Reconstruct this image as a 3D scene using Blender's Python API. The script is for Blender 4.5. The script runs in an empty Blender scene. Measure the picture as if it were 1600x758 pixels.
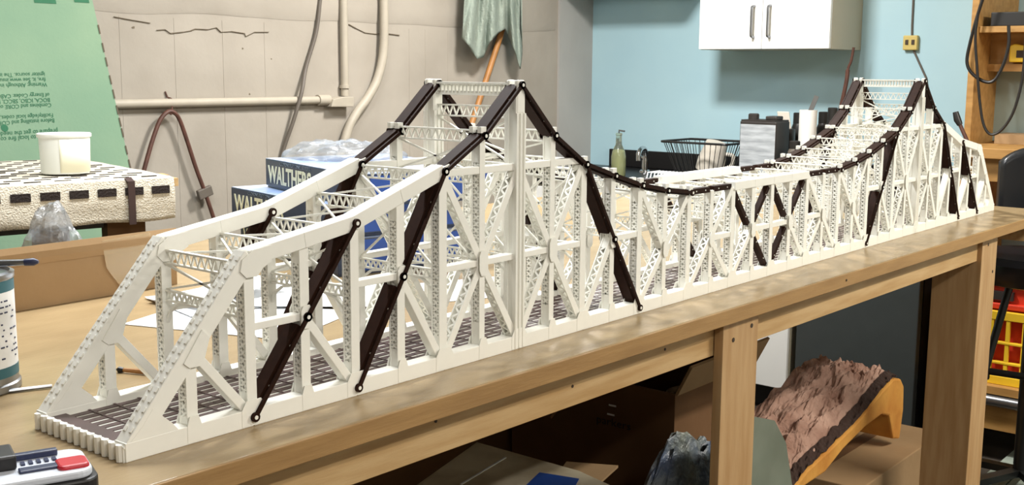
import bpy, math, random
from mathutils import Vector, Matrix, noise
random.seed(7)
C = bpy.context.scene.collection
S = bpy.context.scene
PI = math.pi
# ------------------------------------------------------------------ camera
ZT = 0.95            # bench top height
P = 0.16             # bridge panel length
H = P / 2
F = 1765.46          # focal length in pixels of a 1600 px wide frame
cam_d = bpy.data.cameras.new('camera')
cam = bpy.data.objects.new('camera', cam_d)
C.objects.link(cam)
CAM = Vector((-0.6167, -1.0201, 1.3559))
ROT = (1.41872, -0.00702, -0.88074)
cam.location = CAM
cam.rotation_euler = ROT
cam_d.sensor_width = 36
cam_d.lens = F / 1600 * 36
cam_d.clip_start = 0.01
S.camera = cam
from mathutils import Euler
RM = Euler(ROT).to_matrix()
def at(u, v, **k):
    """point of the place seen at photo pixel (u, v) on a plane x=, y= or z="""
    d = RM @ Vector(((u - 800) / F, (379 - v) / F, -1))
    (a, val), = k.items()
    i = 'xyz'.index(a)
    return CAM + d * ((val - CAM[i]) / d[i])
# ------------------------------------------------------------------ world, lights, exposure
w = bpy.data.worlds.new('world'); S.world = w; w.use_nodes = True
w.node_tree.nodes['Background'].inputs[0].default_value = (0.9, 0.95, 1, 1)
w.node_tree.nodes['Background'].inputs[1].default_value = 0.15
S.view_settings.view_transform = 'Standard'
S.view_settings.look = 'None'
S.view_settings.gamma = 1
S.view_settings.use_curve_mapping = False
S.view_settings.exposure = 0.5
LIGHTS = [  # ceiling lamps: x, y, size x, size y, watts, colour
    (2.45, 1.15, 0.28, 0.28, 50, (1, .98, .95)),
    (0.75, 0.85, 1.2, 0.12, 38, (.95, .98, 1)),
    (-0.3, -2.1, 1.2, 0.12, 28, (1, .97, .92)),
    (2.6, -1.9, 1.2, 0.12, 70, (1, .95, .86)),
]
CEIL = 2.55
# ------------------------------------------------------------------ helpers
def srgb(*c):
    if len(c) == 1: c = [int(c[0][i:i + 2], 16) for i in (0, 2, 4)]
    return tuple(((x / 255) / 12.92 if x / 255 <= .04045 else ((x / 255 + .055) / 1.055) ** 2.4) for x in c) + (1,)
MATS = {}
def mat(name, col, rough=.6, var=0.0, vscale=20, bump=0.0, bscale=60, metal=0, spec=.5, col2=None, stretch=None, trans=0, alpha=1, detail=4, emit=None):
    m = bpy.data.materials.new(name); m.use_nodes = True
    nt = m.node_tree; b = nt.nodes['Principled BSDF']
    c = srgb(col) if isinstance(col, str) else col
    b.inputs['Base Color'].default_value = c
    b.inputs['Roughness'].default_value = rough
    b.inputs['Metallic'].default_value = metal
    b.inputs['Specular IOR Level'].default_value = spec
    if trans: b.inputs['Transmission Weight'].default_value = trans
    if alpha < 1: b.inputs['Alpha'].default_value = alpha
    tc = nt.nodes.new('ShaderNodeTexCoord'); mp = nt.nodes.new('ShaderNodeMapping')
    nt.links.new(tc.outputs['Object'], mp.inputs[0])
    if stretch: mp.inputs['Scale'].default_value = stretch
    if var or col2:
        n = nt.nodes.new('ShaderNodeTexNoise'); n.inputs['Scale'].default_value = vscale; n.inputs['Detail'].default_value = detail
        r = nt.nodes.new('ShaderNodeValToRGB')
        c2 = (srgb(col2) if isinstance(col2, str) else col2) if col2 else tuple(x * (1 - var) for x in c[:3]) + (1,)
        r.color_ramp.elements[0].color = c2; r.color_ramp.elements[0].position = .35
        r.color_ramp.elements[1].color = c; r.color_ramp.elements[1].position = .65
        nt.links.new(mp.outputs[0], n.inputs['Vector']); nt.links.new(n.outputs['Fac'], r.inputs[0]); nt.links.new(r.outputs[0], b.inputs['Base Color'])
    if bump:
        n = nt.nodes.new('ShaderNodeTexNoise'); n.inputs['Scale'].default_value = bscale; n.inputs['Detail'].default_value = 6
        bp = nt.nodes.new('ShaderNodeBump'); bp.inputs['Strength'].default_value = bump; bp.inputs['Distance'].default_value = .01
        nt.links.new(mp.outputs[0], n.inputs['Vector']); nt.links.new(n.outputs['Fac'], bp.inputs['Height']); nt.links.new(bp.outputs[0], b.inputs['Normal'])
    MATS[name] = m
    return m
class MB:
    """collects shapes into one mesh"""
    def __init__(s): s.v = []; s.f = []
    def add(s, vs, fs):
        o = len(s.v); s.v += [tuple(v) for v in vs]; s.f += [tuple(i + o for i in f) for f in fs]; return s
    def obox(s, c, ax, hs):
        c = Vector(c); a = [Vector(x).normalized() * h for x, h in zip(ax, hs)]
        if a[0].cross(a[1]).dot(a[2]) < 0: a[2] = -a[2]
        vs = [c + a[0] * i + a[1] * j + a[2] * k for i in (-1, 1) for j in (-1, 1) for k in (-1, 1)]
        return s.add(vs, [(0, 1, 3, 2), (4, 6, 7, 5), (0, 4, 5, 1), (2, 3, 7, 6), (0, 2, 6, 4), (1, 5, 7, 3)])
    def box(s, x0, x1, y0, y1, z0, z1):
        return s.obox(((x0 + x1) / 2, (y0 + y1) / 2, (z0 + z1) / 2), ((1, 0, 0), (0, 1, 0), (0, 0, 1)), (abs(x1 - x0) / 2, abs(y1 - y0) / 2, abs(z1 - z0) / 2))
    def bar(s, p, q, a, b, up=(0, 0, 1)):
        p = Vector(p); q = Vector(q); u = (q - p)
        n = Vector(up) - u.normalized() * u.normalized().dot(Vector(up))
        if n.length < 1e-5: n = u.orthogonal()
        n.normalize(); t = u.cross(n)
        return s.obox((p + q) / 2, (u, t, n), (u.length / 2, a / 2, b / 2))
    def tube(s, pts, r, n=8, cap=True):
        pts = [Vector(p) for p in pts]; rs = r if isinstance(r, (list, tuple)) else [r] * len(pts)
        t0 = (pts[1] - pts[0]).normalized(); nn = t0.orthogonal().normalized(); vs = []
        for i, p in enumerate(pts):
            t = (pts[min(i + 1, len(pts) - 1)] - pts[max(i - 1, 0)]).normalized()
            nn = (nn - t * nn.dot(t)).normalized(); b = t.cross(nn)
            vs += [p + (nn * math.cos(2 * PI * k / n) + b * math.sin(2 * PI * k / n)) * rs[i] for k in range(n)]
        fs = [(i * n + k, i * n + (k + 1) % n, (i + 1) * n + (k + 1) % n, (i + 1) * n + k) for i in range(len(pts) - 1) for k in range(n)]
        if cap: fs += [tuple(range(n))[::-1], tuple((len(pts) - 1) * n + k for k in range(n))]
        return s.add(vs, fs)
    def lathe(s, prof, c=(0, 0, 0), n=24, sx=1, sy=1):
        vs = [(c[0] + r * math.cos(2 * PI * k / n) * sx, c[1] + r * math.sin(2 * PI * k / n) * sy, c[2] + z) for r, z in prof for k in range(n)]
        fs = [(i * n + k, i * n + (k + 1) % n, (i + 1) * n + (k + 1) % n, (i + 1) * n + k) for i in range(len(prof) - 1) for k in range(n)]
        fs += [tuple(range(n))[::-1], tuple((len(prof) - 1) * n + k for k in range(n))]
        return s.add(vs, fs)
    def prism(s, poly, o, ux, uy, d):
        """2D polygon in the plane (o; ux, uy), pushed along vector d"""
        o = Vector(o); ux = Vector(ux); uy = Vector(uy); d = Vector(d); n = len(poly)
        a = [o + ux * x + uy * y for x, y in poly]
        fs = [tuple(range(n)), tuple(range(2 * n - 1, n - 1, -1))] + [(i, i + n, (i + 1) % n + n, (i + 1) % n) for i in range(n)]
        return s.add(a + [p + d for p in a], fs)
    def ring(s, c, ro, ri, y0, y1, n=14):
        vs = []
        for y in (y0, y1):
            for r in (ro, ri):
                vs += [(c[0] + r * math.cos(2 * PI * k / n), y, c[1] + r * math.sin(2 * PI * k / n)) for k in range(n)]
        fs = []
        for k in range(n):
            m = (k + 1) % n
            fs += [(k, m, n + m, n + k), (2 * n + k, 3 * n + k, 3 * n + m, 2 * n + m), (k, 2 * n + k, 2 * n + m, m), (n + k, n + m, 3 * n + m, 3 * n + k)]
        return s.add(vs, fs)
    def grid(s, nu, nv, fn):
        vs = [fn(i / nu, j / nv) for i in range(nu + 1) for j in range(nv + 1)]
        return s.add(vs, [(i * (nv + 1) + j, (i + 1) * (nv + 1) + j, (i + 1) * (nv + 1) + j + 1, i * (nv + 1) + j + 1) for i in range(nu) for j in range(nv)])
    def mesh(s, name, m, smooth=False):
        me = bpy.data.meshes.new(name); me.from_pydata(s.v, [], s.f)
        import bmesh
        bm = bmesh.new(); bm.from_mesh(me); bmesh.ops.recalc_face_normals(bm, faces=bm.faces[:]); bm.to_mesh(me); bm.free()
        me.materials.append(MATS[m])
        if smooth:
            me.polygons.foreach_set('use_smooth', [True] * len(me.polygons))
            try: me.set_sharp_from_angle(angle=math.radians(40))
            except Exception: pass
        return me
    def build(s, name, m, parent=None, loc=None, smooth=False, bevel=0, solid=0):
        return link(name, s.mesh(name, m, smooth), parent, loc, bevel, solid)
def link(name, me, parent=None, loc=None, bevel=0, solid=0):
    o = bpy.data.objects.new(name, me); C.objects.link(o)
    if parent: o.parent = parent
    if loc: o.location = loc
    if solid:
        md = o.modifiers.new('solid', 'SOLIDIFY'); md.thickness = solid; md.offset = 0
    if bevel:
        md = o.modifiers.new('bevel', 'BEVEL'); md.width = bevel; md.segments = 2; md.limit_method = 'ANGLE'
    return o
def tag(o, label, cat, group=None):
    o['label'] = label; o['category'] = cat
    if group: o['group'] = group
    return o
def thing(name, label, cat, loc=(0, 0, 0), rz=0, group=None):
    o = bpy.data.objects.new(name, None); C.objects.link(o); o.location = loc; o.rotation_euler = (0, 0, rz); o.empty_display_size = .05
    return tag(o, label, cat, group)
def struct(name, mb, m, parent=None, bevel=0):
    o = mb.build(name, m, parent, bevel=bevel)
    if not parent: o['kind'] = 'structure'
    return o
def text(name, s, size, origin, right, up, m, parent=None, ext=.0004, bold=0, align='LEFT', xs=1):
    cu = bpy.data.curves.new(name, 'FONT'); cu.body = s; cu.size = size; cu.extrude = ext; cu.offset = bold; cu.align_x = align
    cu.resolution_u = 2
    t = bpy.data.objects.new('tmp', cu); C.objects.link(t)
    me = bpy.data.meshes.new_from_object(t.evaluated_get(bpy.context.evaluated_depsgraph_get()))
    bpy.data.objects.remove(t); bpy.data.curves.remove(cu)
    r = Vector(right).normalized(); u = Vector(up); u = (u - r * u.dot(r)).normalized(); n = r.cross(u)
    M = Matrix(((r.x * xs, u.x, n.x, origin[0]), (r.y * xs, u.y, n.y, origin[1]), (r.z * xs, u.z, n.z, origin[2]), (0, 0, 0, 1)))
    me.transform(M); me.materials.clear(); me.materials.append(MATS[m])
    o = bpy.data.objects.new(name, me); C.objects.link(o)
    if parent: o.parent = parent
    return o
def lerp(a, b, t): return tuple(x + (y - x) * t for x, y in zip(a, b))
# ------------------------------------------------------------------ materials
mat('white_plastic', 'f3f2ea', .4, var=.02, vscale=60, spec=.4)
mat('brown_plastic', '2a160d', .6, var=.25, vscale=90, spec=.1)
mat('deck_plastic', '5c4746', .4, var=.2, vscale=40)
mat('bench_top', 'a6906c', .27, col2='9b8563', vscale=6, stretch=(1, 3, 3), bump=.06, bscale=60)
mat('bench_edge', 'a58150', .6, col2='967345', vscale=12, stretch=(.6, 6, 6), bump=.08)
mat('pine', 'c2a273', .6, col2='b08c5a', vscale=7, stretch=(.8, 8, 8), bump=.06)
mat('pine_up', 'b8966a', .6, col2='a98457', vscale=7, stretch=(8, 8, .8), bump=.06)
mat('shelf_wood', 'b58a4e', .6, col2='a0763e', vscale=7, stretch=(6, 1, 6), bump=.05)
mat('wall_beige', 'a39b8f', .8, col2='978f83', vscale=3, bump=.25, bscale=14)
mat('wall_grey', 'a9a7a2', .85, var=.06, vscale=4, bump=.15, bscale=20)
mat('wall_blue', 'b3d3db', .6, col2='abcdd8', vscale=2, bump=.05, bscale=30)
mat('ceiling_white', 'd8d6d0', .9, var=.04)
mat('floor_dark', '4c443c', .7, col2='3a342e', vscale=5, bump=.1)
mat('crack_dark', '6b6050', .9)
mat('stain', 'a89b7c', .9, var=.1)
mat('green_foam', '75947a', .8, col2='819c80', vscale=3, bump=.05, bscale=90)
mat('print_green', '2f6b4c', .8)
mat('towel', 'ddd5c3', .95, var=.12, vscale=45, bump=.7, bscale=260)
mat('towel_black', '2a211e', .95, bump=.6, bscale=260)
mat('ribbon', '3c2a26', .8)
mat('tub_white', 'e8ebe6', .35, spec=.5)
mat('label_cream', 'ece9d2', .5)
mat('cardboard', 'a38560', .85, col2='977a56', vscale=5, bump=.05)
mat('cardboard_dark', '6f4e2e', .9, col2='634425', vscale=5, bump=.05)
mat('box_blue', '26344f', .35, var=.15, vscale=6)
mat('box_glare', '8aa0c8', .25, col2='d4dde9', vscale=4)  # pale blue of the lid tops: overhead glare put into the colour
mat('box_bright_blue', '1f4a9c', .4)
mat('lettering', 'd8d9bf', .5)
mat('lettering_dim', '5d6a78', .5)
mat('clear_plastic', 'a9aeb2', .18, spec=.9, var=.5, vscale=25, bump=.8, bscale=40, alpha=.5)
mat('worn_paper', 'd3c8ae', .8, col2='a99a7e', vscale=9)
mat('tape', 'd8c39c', .15, alpha=.3, spec=.8)
mat('paper', 'eceef0', .7, var=.03)
mat('conduit', 'aba292', .55, var=.08, vscale=20)
mat('cable_grey', '5e564d', .6)
mat('black_rubber', '191715', .45)
mat('strap', '5d3a2e', .6, var=.3, vscale=40)
mat('rag', '9aa498', .95, col2='8a958a', vscale=14, bump=.4, bscale=150)
mat('rod_wood', 'b07a42', .5, var=.2, vscale=20)
mat('cab_white', 'f0f1ee', .35)
mat('cab_side', 'c4bda8', .5)
mat('steel', '8d8f92', .3, metal=.9)
mat('chrome', 'c8cacc', .12, metal=1)
mat('counter_black', '111113', .35)
mat('glass', 'cfdccc', .05, trans=.9, spec=.6)
mat('oil', 'c9c184', .2)
mat('ceramic', 'd8d0c2', .4)
mat('tin_label', 'b7bcc0', .5, col2='8f9498', vscale=9, stretch=(1, 1, 6))
mat('dark_tin', '34302e', .4, var=.2)
mat('roll_white', 'e4e2dc', .8)
mat('fridge_grey', '3f4444', .45, var=.05)
mat('thermo', 'c9b469', .5)
mat('red', 'd23b22', .45)
mat('yellow', 'e8bf2c', .45)
mat('seat_black', '14161a', .3, spec=.6)
mat('stool_metal', '3a3c3c', .3, metal=.8)
mat('foam_orange', 'd9a04a', .8, col2='bd7c30', vscale=7, bump=.4, bscale=30)
mat('rock', 'bd9a88', .9, col2='94705f', vscale=10, bump=.8, bscale=60)
mat('rock_dark', '3c2a22', .95, bump=.8)
mat('grey_sheet', '7f8778', .5, col2='6d7566', vscale=6, alpha=.85)
mat('bubble', '8a8f86', .3, col2='5a6781', vscale=12, bump=1, bscale=50, spec=.8)
mat('teal', '2f6470', .5)
mat('blue_grip', '2b4a66', .5)
mat('battery_black', '1d1b1b', .45)
mat('battery_white', 'd5dbe6', .4)
mat('battery_red', 'c01f2e', .4)
mat('battery_navy', '2c3352', .4)
mat('screw', '3a2b1c', .6)
mat('mirror', '9fb0ab', .25, var=.1, vscale=3)
mat('tube_light', 'ffffff', .5)
_b = MATS['tube_light'].node_tree.nodes['Principled BSDF']; _b.inputs['Emission Color'].default_value = (1, .97, .9, 1); _b.inputs['Emission Strength'].default_value = 3
# ------------------------------------------------------------------ room shell
XB, YL = 4.1, 2.36
X0, Y0 = -2.6, -2.6
struct('floor', MB().box(X0, XB, Y0, YL, -.1, 0), 'floor_dark')
struct('ceiling', MB().box(X0, XB, Y0, YL, CEIL, CEIL + .1), 'ceiling_white')
wl = struct('wall_left', MB().box(X0, XB + .1, YL, YL + .12, 0, CEIL), 'wall_beige')
struct('wall_back', MB().box(XB, XB + .12, Y0, YL, 0, CEIL), 'wall_blue')
struct('wall_right', MB().box(X0, XB, Y0 - .12, Y0, 0, CEIL), 'wall_beige')
struct('wall_front', MB().box(X0 - .12, X0, Y0, YL, 0, CEIL), 'wall_beige')
# grey end of the left wall beside the blue wall, a thin raised layer
struct('trim_1', MB().box(3.826, XB, YL - .012, YL, 0, CEIL), 'wall_grey')
# boarded-in seams of the cast wall
for u in (190, 275, 350, 415, 640, 665, 700):
    p = at(u, 100, y=YL)
    MB().box(p.x - .0035, p.x + .0035, YL - .001, YL + .002, .1, 1.52).build('seam', 'wall_beige', wl)
def wallband(u, t):
    x = X0 + (3.8 - X0) * u
    n = noise.noise((x * 3, t * 3, 0)) * .02
    prof = [(1.535 + n, .0), (1.548 + n, .003), (1.6, .006 + n * .15), (1.75, .002)]
    z, d = prof[int(round(t * 3))]
    return (x, YL - d - .001, z)
MB().grid(90, 3, wallband).build('plaster_ledge', 'wall_beige', wl, smooth=True)
def crack(pts, w=.0024):
    mb = MB()
    q = [at(u, v, y=YL - .003) for u, v in pts]
    for a, b in zip(q, q[1:]): mb.bar(a, b, .004, w * random.uniform(.3, 1.3), up=(0, 0, 1))
    mb.build('crack', 'crack_dark', wl)
crack([(245, 47), (258, 46), (266, 52), (285, 50), (298, 48), (305, 45), (325, 46), (338, 43), (345, 50), (362, 49), (382, 52), (384, 57), (398, 50), (420, 50)])
crack([(545, 38), (556, 44), (570, 51), (586, 53), (602, 52), (624, 55)])
crack([(178, 26), (205, 31), (235, 36)], .002)
def spots(lst):
    for u, v, r in lst:
        p = at(u, v, y=YL)
        MB().prism([(math.cos(a * PI / 5) * r * random.uniform(.6, 1.2), math.sin(a * PI / 5) * r * random.uniform(.5, 1)) for a in range(10)], (p.x, YL - .001, p.z), (1, 0, 0), (0, 0, 1), (0, .002, 0)).build('chip', 'crack_dark', wl)
spots([(590, 29, .008), (646, 29, .007), (379, 76, .004), (390, 147, .004), (424, 92, .003), (537, 135, .008), (208, 43, .006)])
# soffit above the wall cabinet
struct('trim_2', MB().box(XB - .36, XB, 1.66, YL, 1.77, CEIL), 'wall_blue')
# ------------------------------------------------------------------ ceiling lamps (the light of the room)
for i, (lx, ly, sx, sy, pw, lc) in enumerate(LIGHTS):
    t = thing('ceiling_light', ['white fluorescent ceiling fixture near the blue wall', 'white fluorescent ceiling fixture above the middle of the workbench', 'white fluorescent ceiling fixture behind the camera', 'white fluorescent ceiling fixture over the aisle right of the workbench'][i], 'ceiling light', (lx, ly, CEIL - .06), group='fluorescent ceiling fixtures')
    MB().box(-sx / 2 - .02, sx / 2 + .02, -sy / 2 - .02, sy / 2 + .02, .015, .06).build('housing', 'cab_white', t)
    MB().box(-sx / 2, sx / 2, -sy / 2, sy / 2, .005, .014).build('tube', 'tube_light', t)
    ld = bpy.data.lights.new('fluorescent', 'AREA'); ld.shape = 'RECTANGLE'; ld.size = sx; ld.size_y = sy; ld.energy = pw; ld.color = lc
    lo = bpy.data.objects.new('lamp_light', ld); C.objects.link(lo); lo.parent = t; lo.location = (0, 0, 0)
# ------------------------------------------------------------------ workbench
BR = -.0195
bench = thing('workbench', 'long pine workbench with overhanging top carrying the white model bridge', 'workbench', (0, -.074, 0), BR)
TX0, TX1, TD, TH = -.75, 3.0, 1.33, .026
MB().box(TX0, TX1, 0, TD, ZT - TH, ZT).build('tabletop', 'bench_top', bench, bevel=.002)
MB().box(TX0, TX1, -.004, -.0002, ZT - TH - .001, ZT - .0005).build('edge_strip', 'bench_edge', bench, bevel=.001)
AZ = .859
MB().box(TX0 + .05, 2.464, .034, .052, AZ, ZT - TH).build('apron', 'pine', bench, bevel=.001)
MB().box(TX0 + .05, TX1 - .05, TD - .05, TD - .03, AZ, ZT - TH).build('apron', 'pine', bench)
MB().box(TX1 - .07, TX1 - .05, .04, TD - .05, AZ, ZT - TH).build('apron', 'pine', bench)
def leg(x, y, sx, name='leg'):
    # L-shaped leg of two boards
    o = MB().box(x, x + sx, y, y + .018, 0, ZT - TH).build(name, 'pine_up', bench, bevel=.001)
    return o
m = leg(1.105, .014, .125);
m2 = leg(2.485, .022, .10); MB().box(2.465, 2.485, .022, .15, 0, ZT - TH - .001).build('leg_brace', 'pine_up', bench, bevel=.001)
MB().box(2.98, 2.998, 1.2, 1.29, 0, ZT - TH).build('leg', 'pine_up', bench)
MB().box(-.5, -.38, .004, .02, 0, ZT - TH).build('leg', 'pine_up', bench)
MB().box(-.5, -.38, 1.2, 1.218, 0, ZT - TH).build('leg', 'pine_up', bench)
for (lx, lz) in ((1.14, .885), (1.205, .9), (2.51, .9), (2.56, .82)):
    yy = .013 if lx < 2 else .021
    MB().ring((lx, lz), .0042, .0005, yy, yy + .003, 10).build('screw', 'screw', bench)
for (lx, lz) in ((.41, .905), (.95, .9), (1.56, .937), (.7, .89)):
    yy = -.0055 if lz > .92 else .033
    MB().ring((lx, lz), .0024, .0005, yy, yy + .003, 10).build('screw', 'screw', bench)
# ------------------------------------------------------------------ the model bridge
bridge = thing('model_bridge', 'long white and brown plastic model of a cantilever truss bridge', 'model bridge', (0, 0, ZT))
D = .021; W = .182
hh = {0: .0105, 1: .10, 2: .194, 3: .206, 4: .2183, 5: .2448, 6: .2713, 7: .3152, 8: .384, 9: .3092, 10: .2617, 11: .2384, 12: .217, 13: .2023, 14: .1925, 15: .192, 16: .192, 17: .192, 18: .192}
def hz(j): return hh[j if j <= 18 else 36 - j]
ZB = .0105
def T(j): return (j * H, hz(j))
def B(j): return (j * H, ZB)
def mir(j): return 36 - j
def mid(a, b): return ((a[0] + b[0]) / 2, (a[1] + b[1]) / 2)
def V3(p, y): return Vector((p[0], y, p[1]))
class Laced:
    def __init__(s, a, b): s.a = a; s.b = b
    def build(s, name, m, parent):
        o = s.a.build(name, m, parent); s.b.build('lacing', m, o); return o
def laced(p, q, w, y0, y1, pitch=.012, t=.0022, trim=0, cross=False, web=False):
    mb = MB(); lb = MB(); p = Vector(p); q = Vector(q); u = (q - p).normalized()
    p = p + u * trim; q = q - u * trim; L = (q - p).length
    n = Vector((-u.y, u.x)); uu = Vector((u.x, 0, u.y)); nn = Vector((n.x, 0, n.y)); yy = Vector((0, 1, 0)); c = (p + q) / 2
    for ya in (y0 + t / 2, y1 - t / 2): mb.obox(V3(c, ya), (uu, nn, yy), (L / 2, w / 2, t / 2))
    if web: mb.obox(V3(c, (y0 + y1) / 2), (uu, nn, yy), (L / 2, w / 2 - .0032, (y1 - y0) / 2 - t * .5))
    k = max(2, int(round(L / pitch))); st = L / k
    for s in (-1, 1):
        off = s * (w / 2 - .0016)
        # tie plates at both ends
        for e in (0.06, .94):
            cc = p + u * (L * e) + n * off
            mb.obox(V3(cc, (y0 + y1) / 2), (uu, yy, nn), (L * .05 + .002, (y1 - y0) / 2 - t * .5, .0007))
        for i in range(k):
            a = p + u * (i * st) + n * off; b = p + u * ((i + 1) * st) + n * off
            ya, yb = (y0 + t, y1 - t) if i % 2 == 0 else (y1 - t, y0 + t)
            lb.bar(V3(a, ya), V3(b, yb), .003, .0013, up=nn)
            if cross: lb.bar(V3(a, yb), V3(b, ya), .003, .0011, up=nn)
    return Laced(mb, lb)
def solid(p, q, w, y0, y1, ext=0):
    p = Vector(p); q = Vector(q); u = (q - p).normalized(); p = p - u * ext; q = q + u * ext; n = Vector((-u.y, u.x)); c = (p + q) / 2
    return MB().obox(V3(c, (y0 + y1) / 2), (Vector((u.x, 0, u.y)), Vector((n.x, 0, n.y)), (0, 1, 0)), ((q - p).length / 2, w / 2, (y1 - y0) / 2))
WP, BP = 'white_plastic', 'brown_plastic'
def gusset(c, a, b, y0, y1, ang=0, pr=.0007, k=.55):
    poly = [(-a, -b * k), (-a * k, -b), (a * k, -b), (a, -b * k), (a, b * k), (a * k, b), (-a * k, b), (-a, b * k)]
    plate([(x * math.cos(ang) - z * math.sin(ang), x * math.sin(ang) + z * math.cos(ang)) for x, z in poly], c, y0, y1, pr)
def plate(poly, c, y0, y1, pr=.0007):
    for ya in (y0 - pr, y1 - .0006):
        MB().prism(poly, V3(c, ya), (1, 0, 0), (0, 0, 1), (0, pr + .0006, 0)).build('gusset_plate', WP, bridge)
def eyebar(a, b, sgn, y, ring=True):
    mb = MB()
    a = Vector(a); b = Vector(b); u = (b - a).normalized()
    mb.bar(V3(a + u * .005, y), V3(b - u * .005, y), .0032, .0048, up=(0, 1, 0)) if False else None
    n = Vector((-u.y, u.x))
    mb.obox(V3((a + b) / 2, y), (Vector((u.x, 0, u.y)), Vector((n.x, 0, n.y)), (0, 1, 0)), ((b - a).length / 2 - .0045, .0024, .0016))
    for c in (a, b): mb.ring(c, .0056, .0026, y - .0018, y + .0018)
    return mb
def dark(nodes, y0, y1, trim=.1, w=.011, rings=True):
    for a, b in zip(nodes, nodes[1:]):
        if rings:
            for s, y in ((-1, y0 - .0022), (1, y1 + .0022)):
                eyebar(a, b, s, y).build('eyebar', BP, bridge)
        A = Vector(a); Bv = Vector(b); L = (Bv - A).length; u = (Bv - A) / L
        mb = solid(A + u * L * trim, Bv - u * L * trim, w, y0 + .002, y1 - .002)
        o = mb.build('tension_member', BP, bridge)
        for e in (.3, .7):
            cc = A + u * L * e; MB().ring(cc, .0013, .0002, y0 + .0012, y0 + .0022, 8).build('rivet', WP, o)
def pin(c, y0, y1): MB().ring(c, .0025, .0002, y0, y1, 10).build('pin', WP, bridge)
for side, (y0, y1) in enumerate(((0, D), (W - D, W))):
    yi0, yi1 = y0 + .0028, y1 - .0028
    # bottom chord, one piece per panel, seams between
    for k in range(18):
        x0, x1 = k * P + (.0 if k else -.004), (k + 1) * P - (.0007 if k < 17 else -.004)
        mb = MB().box(x0, x1, y0, y1, 0, .0205)
        mb.build('bottom_chord', WP, bridge, bevel=.0008)
    for jj in range(1, 36):
        a_ = .009 if jj % 2 else .017
        plate([(-a_, .0012), (a_, .0012), (a_, .0205), (a_ * .6, .031), (-a_ * .6, .031), (-a_, .0205)], (jj * H, 0), y0, y1, .0004)
    for f in (lambda j: j, mir):
        xs = lambda q: q
        Tn = lambda j: T(f(j)); Bn = lambda j: B(f(j))
        # end post with riveted cover
        ep0 = (0.004 if f(0) == 0 else 36 * H - .004, .012)
        epo = solid(ep0, Tn(2), .021, y0 + .0006, y1 - .0006, ext=.004).build('end_post', WP, bridge, bevel=.001)
        a = Vector(ep0); b = Vector(Tn(2)); u = (b - a).normalized(); n = Vector((-u.y, u.x)) * (1 if f(0) == 0 else -1)
        rv = MB()
        for i in range(19):
            cpos = a + u * ((b - a).length * (.07 + .9 * i / 18)) + n * .0108
            for yy in (y0 + .005, y1 - .005): rv.obox(V3(cpos, yy), (Vector((u.x, 0, u.y)), (0, 1, 0), Vector((n.x, 0, n.y))), (.0028, .002, .0009))
        rv.build('rivet_row', WP, epo)['kind'] = 'stuff'
        # triangular shoe at the foot of the end post
        s = 1 if f(0) == 0 else -1
        xo = 0 if s == 1 else 36 * H
        MB().prism([(.0, .018), (s * .062, .018), (s * .052, .03), (s * .03, .05), (s * .018, .035)], (xo, y0 + .0003, 0), (1, 0, 0), (0, 0, 1), (0, y1 - y0 - .0006, 0)).build('shoe_plate', WP, bridge)
        M1 = mid(ep0, Tn(2))
        # top chord of the anchor span
        for i, (ja, jb) in enumerate(((2, 3), (3, 4), (4, 5), (5, 6))):
            mb = solid(Tn(ja), Tn(jb), .019, y0, y1, ext=.0 if jb < 6 else .0)
            mb.build('top_chord', WP, bridge, bevel=.001)
        a = Vector(Tn(5)); b = Vector(Tn(6)); u = (b - a).normalized()
        solid(b + u * .0, b + u * .012 , .012, y0, y0 + .006).build('chord_lip', WP, bridge)
        solid(b + u * .0, b + u * .012 , .012, y1 - .006, y1).build('chord_lip', WP, bridge)
        sg = 1 if f(0) == 0 else -1
        plate([(sg * x, z) for x, z in ((-.011, .0), (.004, .0095), (.03, .0125), (.03, -.006), (.018, -.012), (.009, -.021), (-.006, -.021), (-.014, -.013))], Tn(2), y0, y1, .0011)
        plate([(sg * x, z) for x, z in ((-.013, -.012), (.0115, .0215), (.021, .012), (.013, -.012), (.007, -.018), (-.006, -.018))], M1, y0, y1, .0011)
        # verticals of the anchor arm
        VW = .0135
        def vert(j, ztop, w=VW, zbot=.018, ya=None, yb=None, pitch=.009):
            x = f(j) * H
            laced((x, zbot), (x, ztop), w, yi0 if ya is None else ya, yi1 if yb is None else yb, pitch, cross=True, web=j <= 7).build('vertical_post', WP, bridge)
        vert(1, M1[1] - .004)
        for j in (2, 3, 4, 5): vert(j, Tn(j)[1] - .006)
        vert(6, Tn(6)[1] - .004, w=.015)
        vert(7, Tn(7)[1] - .002, w=.011)
        M3 = mid(Tn(4), Bn(2)); M5 = mid(Tn(6), Bn(4))
        MX = lambda j: (f(j) * H, .14)
        solid(M1, Bn(2), .011, yi0 + .0004, yi1 - .0004).build('sub_diagonal', WP, bridge, bevel=.0008)
        solid(M3, Bn(4), .011, yi0 + .0004, yi1 - .0004).build('sub_diagonal', WP, bridge, bevel=.0008)
        solid(M5, Bn(6), .011, yi0 + .0004, yi1 - .0004).build('sub_diagonal', WP, bridge, bevel=.0008)
        solid(M3, (f(2) * H, M3[1]), .009, yi0 + .0007, yi1 - .0007).build('mid_strut', WP, bridge, bevel=.0008)
        solid(M5, (f(4) * H, M5[1]), .009, yi0 + .0007, yi1 - .0007).build('mid_strut', WP, bridge, bevel=.0008)
        for m_ in (M3, M5): gusset(m_, .008, .014, y0, y1)
        # brown tension members
        dark([Tn(4), M3, Bn(2)], y0, y1); dark([Tn(6), M5, Bn(4)], y0, y1)
        M11 = mid(Tn(10), Bn(12)); dark([Tn(10), M11, Bn(12)], y0, y1)
        for j in range(6, 14):
            dark([Tn(j), Tn(j + 1)], y0, y1, trim=.04, w=.010)
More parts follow.
